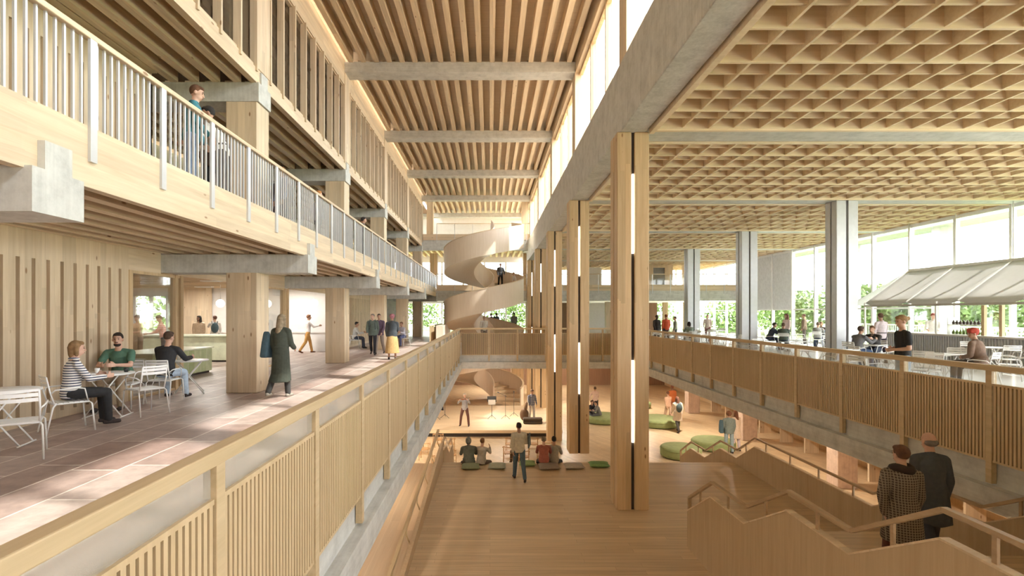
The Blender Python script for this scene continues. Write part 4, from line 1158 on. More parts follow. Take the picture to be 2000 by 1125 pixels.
SIT = dict(lean=8, head=(0, 5), armL=(30, 8, 70), armR=(30, 8, 70), legL=(86, 8, 84), legR=(84, 8, 80), sit=0.47)
SITLEAN = dict(SIT, lean=24, armL=(52, 6, 60), armR=(52, 6, 60))
FLOORSIT = dict(SIT, lean=14, legL=(72, 14, 78), legR=(76, 12, 84), armL=(34, 10, 60), armR=(34, 10, 60), sit=0.0, legdrop=True)
def person(label, loc, yaw, pose, H=1.72, skin='fair', hair=('short', (0.05, 0.03, 0.02)), top=('tee', (0.3, 0.3, 0.3)), bottom=('trousers', (0.05, 0.05, 0.07)),
           shoes=(0.04, 0.03, 0.03), vox=0.014, group=None, extras=(), slim=1.0):
    k = H/1.75
    t = thing('person', label, 'person', loc, R(yaw), group=group)
    V = Vector
    pd = dict(STAND); pd.update(pose)
    sitting = 'sit' in pd
    # legs
    hipw = 0.092; thigh, shin = 0.435, 0.43
    legs = {}
    low = 0
    for sd, key in ((-1, 'legL'), (1, 'legR')):
        p, a, kn = pd[key]
        hip = V((sd*hipw, 0, 0)); kne = hip+dir_of(p, a, sd)*thigh
        ank = kne+dir_of(p-kn, a*0.4, sd)*shin
        legs[sd] = (hip, kne, ank); low = min(low, ank.z-0.075)
    pz = -low if not sitting else pd['sit']+0.10
    O = V((0, 0, pz))
    lean = R(pd['lean'])
    def sp(x, y, z):       # point given in the upright torso frame above the hips
        c, s = math.cos(lean), math.sin(lean)
        return O+V((x, y*c+z*s, z*c-y*s))
    legs = {s: tuple(O+q for q in v) for s, v in legs.items()}
    sh = 0.185*slim
    arms = {}
    for sd, key in ((-1, 'armL'), (1, 'armR')):
        q = pd[key]; p, a, e = q[:3]; inn = q[3] if len(q) > 3 else 8
        s0 = sp(sd*sh, 0, 0.45)
        el = s0+dir_of(p, a, sd)*0.275
        fd = dir_of(p+e, -inn, sd)
        wr = el+fd*0.245
        arms[sd] = (s0, el, wr, fd)
    hy, hp = pd['head']; 
    nb = sp(0, -0.01, 0.52)
    hc = nb+V((0, 0.035+0.5*math.sin(lean)*0.1, 0.165))
    hrot = Matrix.Rotation(R(hy), 3, 'Z') @ Matrix.Rotation(R(-hp), 3, 'X')
    def hd(x, y, z): return hc+hrot @ V((x, y, z))
    # body, one continuous surface
    b = MB()
    def torso(b, g=0.0, z0=-0.06, z1=0.52, flare=0):
        rows = [(-0.08, 0.135, 0.10), (0.0, 0.165, 0.115), (0.08, 0.160, 0.112), (0.2, 0.135, 0.10), (0.32, 0.152, 0.112), (0.40, 0.163, 0.108), (0.455, 0.135, 0.085), (0.50, 0.075, 0.062), (0.52, 0.06, 0.058)]
        rings = []
        for z, w_, d_ in rows:
            if z < z0-0.001 or z > z1+0.001: continue
            w2, d2 = w_*slim+g, d_+g
            rings.append([sp(w2*math.cos(2*PI*i/20), d2*math.sin(2*PI*i/20), z) for i in range(20)])
        b.loft(rings)
        for sd in (-1, 1): b.cap(sp(sd*0.05, 0, 0.485), arms[sd][0], 0.042+g*0.6, 0.050+g*0.6)
    torso(b)
    b.cap(sp(0, -0.01, 0.48), hc+V((0, -0.01, -0.06)), 0.058, 0.052)
    b.ell(hc+hrot @ V((0, -0.005, 0.02)), (0.074, 0.094, 0.098), rot=hrot)
    b.ell(hd(0, 0.022, -0.05), (0.056, 0.066, 0.068), rot=hrot)
    b.cap(hd(0, 0.088, 0.01), hd(0, 0.104, -0.025), 0.010, 0.015, 8)
    b.ell(hd(0, 0.084, -0.062), (0.025, 0.010, 0.011), rot=hrot)
    for sd in (-1, 1):
        b.ell(hd(sd*0.077, -0.005, -0.008), (0.012, 0.02, 0.032), 10, 8, rot=hrot)
        s0, el, wr, fd = arms[sd]
        b.cap(s0, el, 0.048*slim, 0.038); b.cap(el, wr, 0.040, 0.027)
        # hand: palm, four fingers, thumb
        side = fd.cross(V((sd, 0, 0.3))).normalized(); 
        pn = V((-sd, 0, 0)); pn = (pn-fd*pn.dot(fd)).normalized()      # palm looks inwards
        ac = fd.cross(pn).normalized()*sd                                # across the knuckles, towards the thumb
        if ac.y < 0 and ac.z < 0.3: ac = -ac
        kc = wr+fd*0.085
        for j in range(3): b.cap(wr+ac*(0.012-0.012*j)+fd*0.01, kc+ac*(0.026-0.026*j), 0.017, 0.015, 8)
        for j, L_ in enumerate((0.072, 0.08, 0.075, 0.058)):
            r0 = kc+ac*(0.030-0.020*j)
            m1 = r0+(fd*0.9+pn*0.25).normalized()*L_*0.5
            m2 = m1+(fd*0.6+pn*0.8).normalized()*L_*0.5
            b.cap(r0, m1, 0.0095, 0.009, 8); b.cap(m1, m2, 0.009, 0.0075, 8)
        th0 = wr+fd*0.03+ac*0.022
        th1 = th0+(fd*0.6+ac*0.7+pn*0.25).normalized()*0.045
        b.cap(th0, th1, 0.013, 0.011, 8); b.cap(th1, th1+(fd*0.9+ac*0.15+pn*0.3).normalized()*0.033, 0.011, 0.009, 8)
        hip, kne, ank = legs[sd]
        b.cap(hip, kne, 0.083*slim, 0.055); b.cap(kne, ank, 0.053, 0.036)
    fdirs = {}
    for sd, key in ((-1, 'legL'), (1, 'legR')):
        hip, kne, ank = legs[sd]
        p, a, kn = pd[key]
        tp = 0 if not (p < -8) else -35
        f = V((sd*0.12, math.cos(R(tp)), math.sin(R(tp)))).normalized()
        fdirs[sd] = f
        b.cap(ank+V((0, -0.02, -0.035)), ank+f*0.13+V((0, 0, -0.05)), 0.032, 0.026)
    S_ = V((k, k, k))
    def fin(b, name, mat, vx=vox, sm=5, rm=True):
        b.v = [tuple(V(q)*k) for q in b.v]
        o = b.build(name, mat, t)
        if rm: remesh(o, vx, sm)
        return o
    fin(b, 'body', skin_mat(skin), min(vox, 0.012), 2)
    # trousers or skirt
    kind, col = bottom[:2]
    mat = bottom[2] if len(bottom) > 2 else cloth('c%02x%02x%02x' % tuple(int(c*255) for c in col), col)
    if kind in ('trousers', 'shorts'):
        b = MB()
        rings = []
        for z, w_, d_ in ((-0.09, 0.12, 0.10), (0.0, 0.178, 0.128), (0.09, 0.170, 0.122), (0.14, 0.150, 0.112)):
            rings.append([sp(w_*slim*math.cos(2*PI*i/20), d_*math.sin(2*PI*i/20), z) for i in range(20)])
        b.loft(rings)
        for sd in (-1, 1):
            hip, kne, ank = legs[sd]
            b.cap(hip, kne, 0.097*slim, 0.072)
            if kind == 'trousers': b.cap(kne, ank+(ank-kne).normalized()*0.0, 0.070, 0.058)
        fin(b, kind, mat)
    else:
        b = MB(); rings = []
        hem = {'skirt': 0.30, 'long_skirt': 0.10}[kind]
        kn = (legs[-1][1]+legs[1][1])/2; an = (legs[-1][2]+legs[1][2])/2
        for z, w_, d_ in ((0.15, 0.145, 0.11), (0.0, 0.185, 0.14)):
            rings.append([sp(w_*math.cos(2*PI*i/20), d_*math.sin(2*PI*i/20), z) for i in range(20)])
        for f, w_, d_ in ((0.5, 0.22, 0.19), (1.0, 0.25, 0.22)):
            c = O+(kn-O)*f
            rings.append([c+V((w_*math.cos(2*PI*i/20), d_*math.sin(2*PI*i/20), 0)) for i in range(20)])
        if kind == 'long_skirt':
            c = kn+(an-kn)*0.6; rings.append([c+V((0.28*math.cos(2*PI*i/20), 0.24*math.sin(2*PI*i/20), 0)) for i in range(20)])
        b.loft(rings)
        fin(b, 'skirt', mat)
        b = None
    # top
    kind, col = top[:2]
    mat = top[2] if len(top) > 2 else cloth('c%02x%02x%02x' % tuple(int(c*255) for c in col), col)
    b = MB(); g = {'tee': 0.012, 'shirt': 0.014, 'sweater': 0.02, 'jacket': 0.028, 'coat': 0.03, 'long_coat': 0.032}[kind]
    torso(b, g, z0=-0.09 if kind != 'tee' else -0.0, z1=0.5)
    for sd in (-1, 1):
        s0, el, wr, fd = arms[sd]
        if kind == 'tee': b.cap(s0, s0+(el-s0)*0.62, 0.056+g*0.5, 0.056+g*0.5)
        else: b.cap(s0, el, 0.050+g*0.6, 0.042+g*0.6); b.cap(el, wr-fd*0.025, 0.041+g*0.6, 0.032+g*0.6)
    if kind in ('coat', 'long_coat', 'jacket') :
        b.cap(sp(0, -0.02, 0.47), sp(0, -0.01, 0.515), 0.075, 0.068)
        if kind == 'jacket': hemf = [(0.0, 0.19, 0.145), (0.25, 0.2, 0.155)]
        elif kind == 'coat': hemf = [(0.0, 0.195, 0.15), (0.5, 0.215, 0.18), (0.85, 0.23, 0.20)]
        else: hemf = [(0.0, 0.18, 0.14), (0.5, 0.185, 0.17), (1.0, 0.195, 0.20), (1.42, 0.225, 0.24)]
        kn = (legs[-1][1]+legs[1][1])/2; an = (legs[-1][2]+legs[1][2])/2
        rings = [[sp((0.165+g)*slim*math.cos(2*PI*i/20), (0.115+g)*math.sin(2*PI*i/20), 0.12) for i in range(20)]]
        for f, w_, d_ in hemf:
            c = O+(kn-O)*min(f, 1)+(an-kn)*max(0, f-1)
            if sitting and f > 0.3: break
            rings.append([c+V((w_*math.cos(2*PI*i/20), d_*math.sin(2*PI*i/20), 0.012*math.sin(5*2*PI*i/20))) for i in range(20)])
        b.loft(rings)
    fin(b, {'tee': 't_shirt', 'shirt': 'shirt', 'sweater': 'sweater', 'jacket': 'jacket', 'coat': 'coat', 'long_coat': 'coat'}[kind], mat)
    if kind == 'shirt' and 'scarf' not in extras and 'pony' not in extras:
        b = MB(); b.tube([sp(0.062*math.cos(2*PI*i/12), -0.01+0.06*math.sin(2*PI*i/12), 0.53+0.01*math.cos(2*PI*i/12)) for i in range(12)], 0.016, 6, closed=True)
        fin(b, 'collar', mat, rm=False)
    # shoes
    for sd in (-1, 1):
        ank = legs[sd][2]; f = fdirs[sd]
        b = MB(); b.cap(ank+V((0, -0.035, -0.045)), ank+f*0.14+V((0, 0, -0.052)), 0.042, 0.034); b.cap(ank, ank+V((0, -0.02, -0.04)), 0.045, 0.042)
        b.v = [(q[0], q[1], max(q[2], ank.z-0.078) if f.z > -0.1 else q[2]) for q in b.v]
        fin(b, 'shoe', cloth('shoe%02x' % int(shoes[0]*255), shoes), vox, 3)
    # hair
    hk, hcol = hair
    hm = cloth('hair%02x%02x%02x' % tuple(int(c*255) for c in hcol), hcol, 0.3)
    b = MB()
    if hk != 'bald':
        b.ell(hd(0, -0.022, 0.035), (0.083, 0.095, 0.096), rot=hrot)
        b.ell(hd(0, 0.03, 0.085), (0.062, 0.055, 0.036), rot=hrot)
        if hk == 'bob':
            for sd in (-1, 1): b.cap(hd(sd*0.066, -0.015, 0.03), hd(sd*0.07, -0.0, -0.09), 0.035, 0.03)
            b.cap(hd(0, -0.055, 0.02), hd(0, -0.05, -0.1), 0.07, 0.055)
        if hk == 'long':
            for sd in (-1, 1): b.cap(hd(sd*0.062, -0.02, 0.03), hd(sd*0.075, -0.0, -0.17), 0.036, 0.028)
            b.cap(hd(0, -0.05, 0.02), hd(0, -0.09, -0.26), 0.075, 0.07)
        if hk == 'bun': b.ell(hd(0, -0.125, 0.03), (0.045, 0.045, 0.042))
        if hk == 'curly':
            b.ell(hd(0, -0.02, 0.04), (0.115, 0.115, 0.12), rot=hrot)
        if hk == 'turban':
            b.ell(hd(0, -0.01, 0.06), (0.105, 0.115, 0.085), rot=hrot); b.cap(hd(-0.06, 0.05, 0.06), hd(0.06, 0.05, 0.09), 0.045, 0.04)
        if hk == 'hood':
            b.ell(hd(0, -0.03, 0.0), (0.10, 0.11, 0.135), rot=hrot)
    else:
        b.ell(hd(0, -0.035, -0.01), (0.079, 0.082, 0.055), rot=hrot)
    fin(b, {'turban': 'turban', 'hood': 'hood'}.get(hk, 'hair'), hm, vox, 3)
    if vox <= 0.010:
        for sd in (-1, 1):
            b = MB(); b.ell(hd(sd*0.03, 0.083, 0.012), (0.011, 0.008, 0.007), 8, 6, rot=hrot); fin(b, 'eye', plain('eye_dark', (0.03, 0.02, 0.015), 0.2), rm=False)
            b = MB(); b.cap(hd(sd*0.016, 0.091, 0.034), hd(sd*0.046, 0.080, 0.036), 0.0045, 0.0035, 6); fin(b, 'eyebrow', hm, rm=False)
        b = MB(); b.tube([hd(-0.022, 0.092, -0.058), hd(0, 0.099, -0.063), hd(0.022, 0.092, -0.058)], 0.0045, 6); fin(b, 'lips', plain('lips', (0.40, 0.14, 0.11), 0.4), rm=False)
    for e in extras:
        if e == 'beard':
            b = MB(); b.ell(hd(0, 0.028, -0.088), (0.056, 0.062, 0.038), rot=hrot); b.cap(hd(-0.022, 0.092, -0.047), hd(0.022, 0.092, -0.047), 0.007, 0.007, 8); fin(b, 'beard', hm, 0.006, 1)
        elif e == 'scarf':
            b = MB(); b.tube([sp(0.092*math.cos(2*PI*i/14), 0.0+0.088*math.sin(2*PI*i/14), 0.525+0.015*math.sin(4*PI*i/14)) for i in range(14)], 0.052, 8, closed=True)
            fin(b, 'scarf', cloth('scarf', (0.035, 0.022, 0.016)), rm=False)
        elif e == 'apron':
            b = MB(); b.box(-0.15, 0.15, 0.15, 0.165, pz-0.5, pz+0.35); fin(b, 'apron', cloth('apron', (0.22, 0.15, 0.09)), rm=False)
        elif e == 'bag':       # shoulder bag on the left side
            b = MB(); c = sp(-0.30, -0.06, 0.16)
            b.prism_x([(c.y-0.12, c.z-0.26), (c.y+0.2, c.z-0.28), (c.y+0.17, c.z+0.05), (c.y+0.03, c.z+0.30), (c.y-0.05, c.z+0.05)], c.x-0.09, c.x+0.07)
            o = fin(b, 'shoulder_bag', cloth('bag', (0.06, 0.11, 0.14)), rm=False); bevel(o, 0.04, 3)
        elif e == 'backpack':
            b = MB(); b.ell(sp(0, -0.19, 0.28), (0.15, 0.10, 0.23)); fin(b, 'backpack', cloth('backpack', (0.06, 0.09, 0.10)), rm=False)
            for sd in (-1, 1):
                b = MB(); b.tube([sp(sd*0.1, -0.12, 0.47), sp(sd*0.11, 0.0, 0.56), sp(sd*0.11, 0.14, 0.42), sp(sd*0.12, 0.1, 0.15)], 0.015, 6); fin(b, 'strap', MATS['cloth_backpack'], rm=False)
        elif e == 'belt':
            b = MB(); b.tube([sp(0.17*math.cos(2*PI*i/16), 0.125*math.sin(2*PI*i/16), 0.12) for i in range(16)], 0.016, 6, closed=True); fin(b, 'belt', dark, rm=False)
    t['_hands'] = 0; del t['_hands']
    hw = {s: arms[s][2]+arms[s][3]*0.09 for s in arms}
    return t, {s: (Matrix.Rotation(R(yaw), 3, 'Z') @ (V(q)*k))+V(loc) for s, q in hw.items()}
def at(px, py, z):
    Y = (EYE-z)*1000/(py-612); return ((px-957)*Y/1000, Y, z)
P = person
PG = 'people'
# walkway
jeans = (0.20, 0.28, 0.42); navy = (0.03, 0.04, 0.07); blk = (0.02, 0.02, 0.022)
stripe = patterned('striped_jersey', 'stripe', (0.75, 0.73, 0.70), (0.04, 0.05, 0.10), 27)
P('blonde woman in a striped top and black trousers seated at the cafe table', (-6.28, 7.66, 0), -38, dict(SIT, lean=6, head=(-12, 4), armR=(32, 6, 62, 18), armL=(20, 8, 82, 26), legL=(86, 5, 82), legR=(88, 5, 86)),
  1.70, 'fair', ('bob', (0.24, 0.14, 0.065)), ('shirt', (0, 0, 0), stripe), ('trousers', blk), vox=0.009, slim=0.92)
P('bearded smiling man in a green tee leaning on the cafe table', (-6.82, 9.52, 0), 190, dict(SIT, lean=16, head=(14, 0), armL=(38, 12, 58, 30), armR=(36, 12, 60, 34), sit=0.47), 1.80, 'fair',
  ('short', (0.03, 0.02, 0.015)), ('tee', (0.075, 0.16, 0.11)), ('trousers', (0.36, 0.27, 0.18)), vox=0.009, extras=('beard',), slim=1.06)
P('man in a black sweater and light jeans seated with his back turned', (-6.45, 10.15, 0), 5, dict(SIT, lean=14, head=(-20, 6), armR=(42, 14, 50, 0)), 1.78, 'fair',
  ('short', (0.08, 0.045, 0.03)), ('sweater', (0.025, 0.025, 0.028)), ('trousers', (0.42, 0.52, 0.64)), vox=0.010)
P('woman in a long dark coat walking away with a blue shoulder bag', (-4.38, 10.72, 0), -8, dict(WALK2, lean=2, head=(-5, 4), armR=(14, 6, 50, 10), armL=(0, 8, 20), legL=(-8, 1, 26), legR=(9, 1, 4)), 1.74, 'fair',
  ('long', (0.26, 0.20, 0.13)), ('long_coat', (0.055, 0.065, 0.05)), ('trousers', (0.05, 0.05, 0.05)), (0.28, 0.26, 0.22), vox=0.010, extras=('bag',), slim=0.84)
P('barista in a brown apron behind the cafe glass beside the slotted wall', (-11.9, 17.3, 0), 170, dict(STAND, head=(0, 20), armL=(30, 5, 60), armR=(30, 5, 60)), 1.70, 'tan', ('short', (0.09, 0.05, 0.03)), ('tee', (0.40, 0.27, 0.17)), ('trousers', (0.2, 0.14, 0.1)), extras=('apron',), vox=0.014)
P('barista in a pink checked shirt bending over the green counter', (-11.2, 17.6, 0), 120, dict(STAND, lean=12, head=(0, 30), armL=(30, 5, 50), armR=(30, 5, 50)), 1.70, 'fair', ('short', (0.12, 0.06, 0.03)), ('shirt', (0, 0, 0), patterned('pink_check', 'check', (0.62, 0.26, 0.20), (0.70, 0.50, 0.44), 14)), vox=0.014)
P('dark haired person in a cream top behind the green counter', (-12.05, 21.2, 0), 200, dict(STAND, head=(-40, 0)), 1.66, 'brown', ('long', (0.02, 0.015, 0.01)), ('shirt', (0.50, 0.38, 0.27)), vox=0.016)
P('person with a backpack embracing someone behind the green counter', (-11.45, 21.3, 0), 30, dict(STAND, head=(30, 0), armL=(60, 10, 40)), 1.66, 'tan', ('short', (0.11, 0.05, 0.03)), ('shirt', (0.60, 0.55, 0.50)), extras=('backpack',), vox=0.016)
P('man in ochre trousers and white shirt against the white cafe wall', (-8.1, 22.75, 0), -60, dict(WALK, armR=(45, 6, 55)), 1.72, 'tan', ('short', (0.18, 0.08, 0.04)), ('shirt', (0.66, 0.62, 0.60)), ('trousers', (0.50, 0.27, 0.08)), (0.14, 0.05, 0.03), vox=0.015)
P('person in a grey top seated on a bench before the far slotted wall', (-6.7, 25.3, 0), -70, dict(SIT, lean=10), 1.70, 'tan', ('short', (0.02, 0.02, 0.02)), ('sweater', (0.50, 0.50, 0.48)), ('trousers', (0.04, 0.05, 0.08)), vox=0.016)
P('man in a grey green jacket with a backpack walking on the walkway', at(728, 692, 0), 185, dict(WALK, head=(-20, 0)), 1.76, 'fair', ('short', (0.20, 0.17, 0.14)), ('jacket', (0.11, 0.14, 0.12)), ('trousers', (0.03, 0.03, 0.04)), extras=('backpack',), vox=0.014)
P('person in a purple jacket walking beside the grey green jacket', at(741, 691, 0), 175, dict(WALK2, head=(20, 0)), 1.76, 'tan', ('short', (0.05, 0.03, 0.02)), ('jacket', (0.11, 0.07, 0.11)), ('trousers', (0.30, 0.25, 0.22)), vox=0.014)
P('woman with a pink headscarf and ochre skirt close to the rail', at(766, 702, 0), 10, dict(STAND, head=(15, 0), armR=(20, 6, 60)), 1.72, 'tan', ('turban', (0.42, 0.18, 0.22)), ('jacket', (0.05, 0.06, 0.07)), ('long_skirt', (0.50, 0.33, 0.14)), vox=0.013)
P('person in a blue and white top seated behind the ochre skirt', (-4.55, 26.9, 0), 150, dict(SIT, lean=15), 1.68, 'tan', ('short', (0.16, 0.09, 0.05)), ('shirt', (0.50, 0.50, 0.58)), ('trousers', (0.10, 0.12, 0.25)), vox=0.016)
# upper balcony, seen through the railing
bz = 3.5
P('man in a teal jacket and jeans leaning on the balcony railing', (-4.55, 7.8, bz), -62, dict(STAND, lean=5, head=(-10, 14), armL=(8, 8, 20), armR=(10, 8, 30)), 1.74, 'fair', ('short', (0.11, 0.05, 0.025)), ('shirt', (0.05, 0.20, 0.25)), ('trousers', jeans), (0.1, 0.08, 0.07), vox=0.010)
P('dark haired man in a white shirt leaning beside the teal jacket', (-4.50, 8.62, bz), 105, dict(STAND, lean=20, head=(10, 14), armL=(30, 8, 40), armR=(30, 8, 30)), 1.74, 'tan', ('short', (0.025, 0.02, 0.018)), ('shirt', (0.66, 0.64, 0.60)), ('trousers', (0.06, 0.05, 0.05)), extras=('belt',), vox=0.010)
P('person in dark clothes standing behind the white shirt on the balcony', (-4.9, 9.1, bz), 20, dict(STAND, lean=8), 1.66, 'tan', ('short', (0.12, 0.05, 0.03)), ('sweater', (0.09, 0.06, 0.05)), ('trousers', blk), vox=0.014)
P('person in a blue dress shirt behind the balcony railing past the first column', (-4.75, 11.7, bz), 140, STAND, 1.60, 'tan', ('short', (0.25, 0.12, 0.05)), ('shirt', (0.20, 0.26, 0.42)), ('trousers', navy), vox=0.015)
P('person in a dark coat behind the railing beside the blue shirt', (-5.0, 12.3, bz), 10, STAND, 1.64, 'tan', ('short', (0.06, 0.03, 0.02)), ('coat', (0.06, 0.05, 0.06)), vox=0.016)
P('person with orange brown hair behind the railing near the second column', (-4.8, 14.3, bz), -60, STAND, 1.68, 'fair', ('short', (0.40, 0.17, 0.05)), ('shirt', (0.42, 0.40, 0.44)), ('trousers', navy), vox=0.016)
P('first of two dark haired people far along the balcony', (-4.5, 17.8, bz), -60, dict(STAND, lean=10), 1.62, 'tan', ('short', (0.03, 0.02, 0.02)), ('shirt', (0.10, 0.10, 0.12)), vox=0.018)
P('second of two dark haired people far along the balcony', (-4.5, 18.5, bz), 150, dict(STAND, lean=10), 1.62, 'tan', ('short', (0.03, 0.02, 0.02)), ('shirt', (0.55, 0.52, 0.50)), vox=0.018)
# spiral stair and behind it
P('man in a dark suit standing on the spiral stair', (0.75, 36.9, 3.62), 190, dict(STAND, armL=(10, 20, 20)), 1.74, 'tan', ('short', (0.06, 0.04, 0.03)), ('jacket', (0.045, 0.045, 0.05)), ('trousers', blk), vox=0.018)
P('person in a pale top at the right turn of the spiral stair', (1.75, 35.2, 3.0), 60, dict(STAND, lean=14), 1.6, 'fair', ('short', (0.35, 0.2, 0.1)), ('shirt', (0.60, 0.55, 0.50)), vox=0.02)
P('person in a beige top standing on the bridge behind its rail', (-0.32, 28.3, 0), 20, dict(STAND, armR=(20, 8, 60)), 1.62, 'tan', ('short', (0.30, 0.2, 0.12)), ('shirt', (0.50, 0.45, 0.38)), ('trousers', (0.10, 0.07, 0.06)), vox=0.016)
P('first of two people in dark clothes on the far floor under the stair ribbon', (0.1, 40.0, 0), 30, STAND, 1.75, 'tan', ('short', (0.05, 0.03, 0.02)), ('jacket', (0.04, 0.04, 0.06)), vox=0.02)
P('second of two people in dark clothes, carrying a backpack, under the stair ribbon', (0.5, 40.2, 0), -20, STAND, 1.78, 'tan', ('short', (0.05, 0.03, 0.02)), ('jacket', (0.06, 0.06, 0.07)), extras=('backpack',), vox=0.02)
P('lone person in grey on the far floor against the bright end window', (1.95, 41.5, 0), 0, WALK, 1.85, 'tan', ('short', (0.05, 0.03, 0.02)), ('shirt', (0.22, 0.22, 0.25)), vox=0.02)
# stage and seating
P('violinist in a white shirt and braces playing on the stage', (-1.30, 26.0+0.4, ZS), 170, dict(STAND, head=(25, 12), armL=(62, 25, 70, 10), armR=(50, 30, 80, 20), legL=(2, 12, 2), legR=(2, 14, 2)), 1.70, 'fair', ('short', (0.55, 0.50, 0.42)), ('shirt', (0.34, 0.34, 0.36)), ('trousers', (0.13, 0.06, 0.05)), vox=0.013)
t = thing('violin', 'violin held under the chin of the player on the stage', 'violin', (-1.35, 26.05, ZS+1.42), R(-50))
vm = plain('varnish', (0.30, 0.10, 0.03), 0.25)
MB().ell((0, 0.1, 0), (0.085, 0.10, 0.025)).ell((0, -0.06, 0), (0.10, 0.10, 0.025)).build('body', vm, t); MB().bar((0, 0.15, 0.01), (0, 0.42, 0.03), 0.025, 0.02).build('neck', bm_, t)
t = thing('violin_bow', 'thin bow drawn across the violin on the stage', 'bow', (-1.45, 25.95, ZS+1.42), R(20)); MB().tube([(-0.35, 0, 0.03), (0.35, 0, 0.08)], 0.006, 6).build('stick', vm, t)
P('person in a plaid shirt and white trousers holding an instrument case', (2.25, 27.5, ZS), 200, dict(STAND, head=(30, 20), armL=(10, 8, 30)), 1.72, 'tan', ('short', (0.10, 0.06, 0.04)), ('shirt', (0, 0, 0), patterned('blue_plaid', 'check', (0.32, 0.34, 0.40), (0.12, 0.14, 0.22), 10)), ('trousers', (0.66, 0.63, 0.60)), vox=0.014)
P('dark figure at the edge of the stage under the concrete edge', (-2.95, 30.5, ZS), 60, STAND, 1.72, 'tan', ('short', (0.04, 0.03, 0.02)), ('jacket', (0.04, 0.04, 0.05)), vox=0.02)
P('man in a cream sweater walking down the platform with a folder', at(1014, 937, PZ), 8, dict(WALK, armR=(10, 14, 62, 6), armL=(-10, 8, 12)), 1.50, 'tan', ('short', (0.03, 0.02, 0.02)), ('sweater', (0.52, 0.47, 0.36)), ('trousers', (0.07, 0.11, 0.14)), (0.04, 0.03, 0.03), vox=0.010)
o = MB().box(-0.015, 0.015, -0.13, 0.13, -0.16, 0.16).build('folder', cloth('folder', (0.10, 0.14, 0.16))); _p = at(1014, 937, PZ); o.location = (_p[0]+0.27, _p[1]+0.14, PZ+0.98); o.rotation_euler = (0.2, 0, R(-15))
tag(o, 'blue grey folder under the arm of the man in the cream sweater', 'folder', kind='thing')
sitp = dict(FLOORSIT, sit=0.0)
P('person in a grey green hooded jacket sitting on the platform edge', (-0.60, 14.55, PZ), 5, dict(sitp, lean=18, head=(-10, 5)), 1.50, 'fair', ('hood', (0.16, 0.16, 0.13)), ('jacket', (0.13, 0.14, 0.11)), ('trousers', (0.08, 0.09, 0.11)), vox=0.011, slim=1.1)
P('brown haired person in a pale sweater sitting beside the hooded jacket', (-0.25, 14.6, PZ), -20, dict(sitp, lean=10, armR=(50, 10, 80, 20)), 1.42, 'fair', ('short', (0.16, 0.07, 0.03)), ('sweater', (0.42, 0.38, 0.32)), ('trousers', (0.12, 0.09, 0.07)), vox=0.011)
P('person in a red sweater sitting on the brown grey cushion', (1.52, 14.45, PZ+0.08), -5, dict(sitp, lean=12), 1.42, 'fair', ('short', (0.22, 0.18, 0.14)), ('sweater', (0.36, 0.12, 0.09)), ('trousers', (0.08, 0.06, 0.06)), vox=0.011, slim=1.05)
P('black haired person in a grey sweater sitting beside the red sweater', (1.82, 14.65, PZ), -15, dict(sitp, lean=8), 1.50, 'tan', ('short', (0.02, 0.018, 0.015)), ('sweater', (0.36, 0.33, 0.28)), ('trousers', blk), vox=0.011)
P('person in a beige top seated on a wooden chair behind the walking man', (1.1, 20.5, GZ), 10, dict(SIT, lean=12), 1.70, 'tan', ('short', (0.13, 0.08, 0.05)), ('shirt', (0.40, 0.33, 0.22)), ('trousers', (0.12, 0.08, 0.05)), vox=0.014)
# ground floor right
P('person in a pink top walking away between the tall columns', (6.35, 29.9+1.0, GZ), 0, dict(WALK, armL=(0, 30, 30)), 1.75, 'tan', ('short', (0.08, 0.05, 0.03)), ('shirt', (0.66, 0.48, 0.42)), ('trousers', blk), vox=0.015)
P('person in a grey jacket sitting on the pouf between the columns', (6.2, 29.0, GZ+0.36), 90, dict(SIT, lean=20, sit=0.0, legL=(80, 10, 40), legR=(70, 10, 60)), 1.65, 'tan', ('short', (0.03, 0.02, 0.02)), ('jacket', (0.16, 0.16, 0.16)), ('trousers', (0.10, 0.10, 0.11)), vox=0.015)
P('second sitter in dark clothes on the pouf between the columns', (5.75, 29.4, GZ+0.36), 200, dict(SIT, lean=20, sit=0.0, legL=(80, 10, 40), legR=(70, 10, 60)), 1.65, 'fair', ('short', (0.08, 0.04, 0.03)), ('jacket', (0.05, 0.05, 0.06)), ('trousers', (0.1, 0.10, 0.12)), vox=0.016)
P('woman in a pink outfit beside the widest green pouf', (10.1, 29.0, GZ), 20, WALK, 1.75, 'tan', ('short', (0.15, 0.06, 0.03)), ('shirt', (0.64, 0.40, 0.28)), ('trousers', (0.64, 0.42, 0.32)), vox=0.014)
P('person in an orange top behind the pink outfit', (10.9, 30.6, GZ), 10, STAND, 1.85, 'brown', ('short', (0.20, 0.07, 0.03)), ('shirt', (0.55, 0.16, 0.05)), ('trousers', (0.35, 0.14, 0.08)), vox=0.016)
P('long haired woman in a cream coat with a dark backpack', (9.75, 26.6, GZ), 5, WALK2, 1.85, 'fair', ('long', (0.12, 0.05, 0.03)), ('coat', (0.60, 0.50, 0.40)), ('trousers', (0.05, 0.045, 0.04)), extras=('backpack',), vox=0.013)
P('person in a grey green top carrying a pale bag near the folded parapet', (10.55, 22.6, GZ), -15, STAND, 1.82, 'tan', ('curly', (0.14, 0.06, 0.03)), ('jacket', (0.17, 0.21, 0.20)), ('trousers', (0.26, 0.34, 0.38)), extras=('bag',), vox=0.013)
P('long haired person in a cream coat beside the grey green top', (11.0, 22.9, GZ), 20, STAND, 1.80, 'fair', ('long', (0.15, 0.06, 0.03)), ('coat', (0.64, 0.52, 0.42)), ('trousers', (0.60, 0.52, 0.58)), vox=0.013)
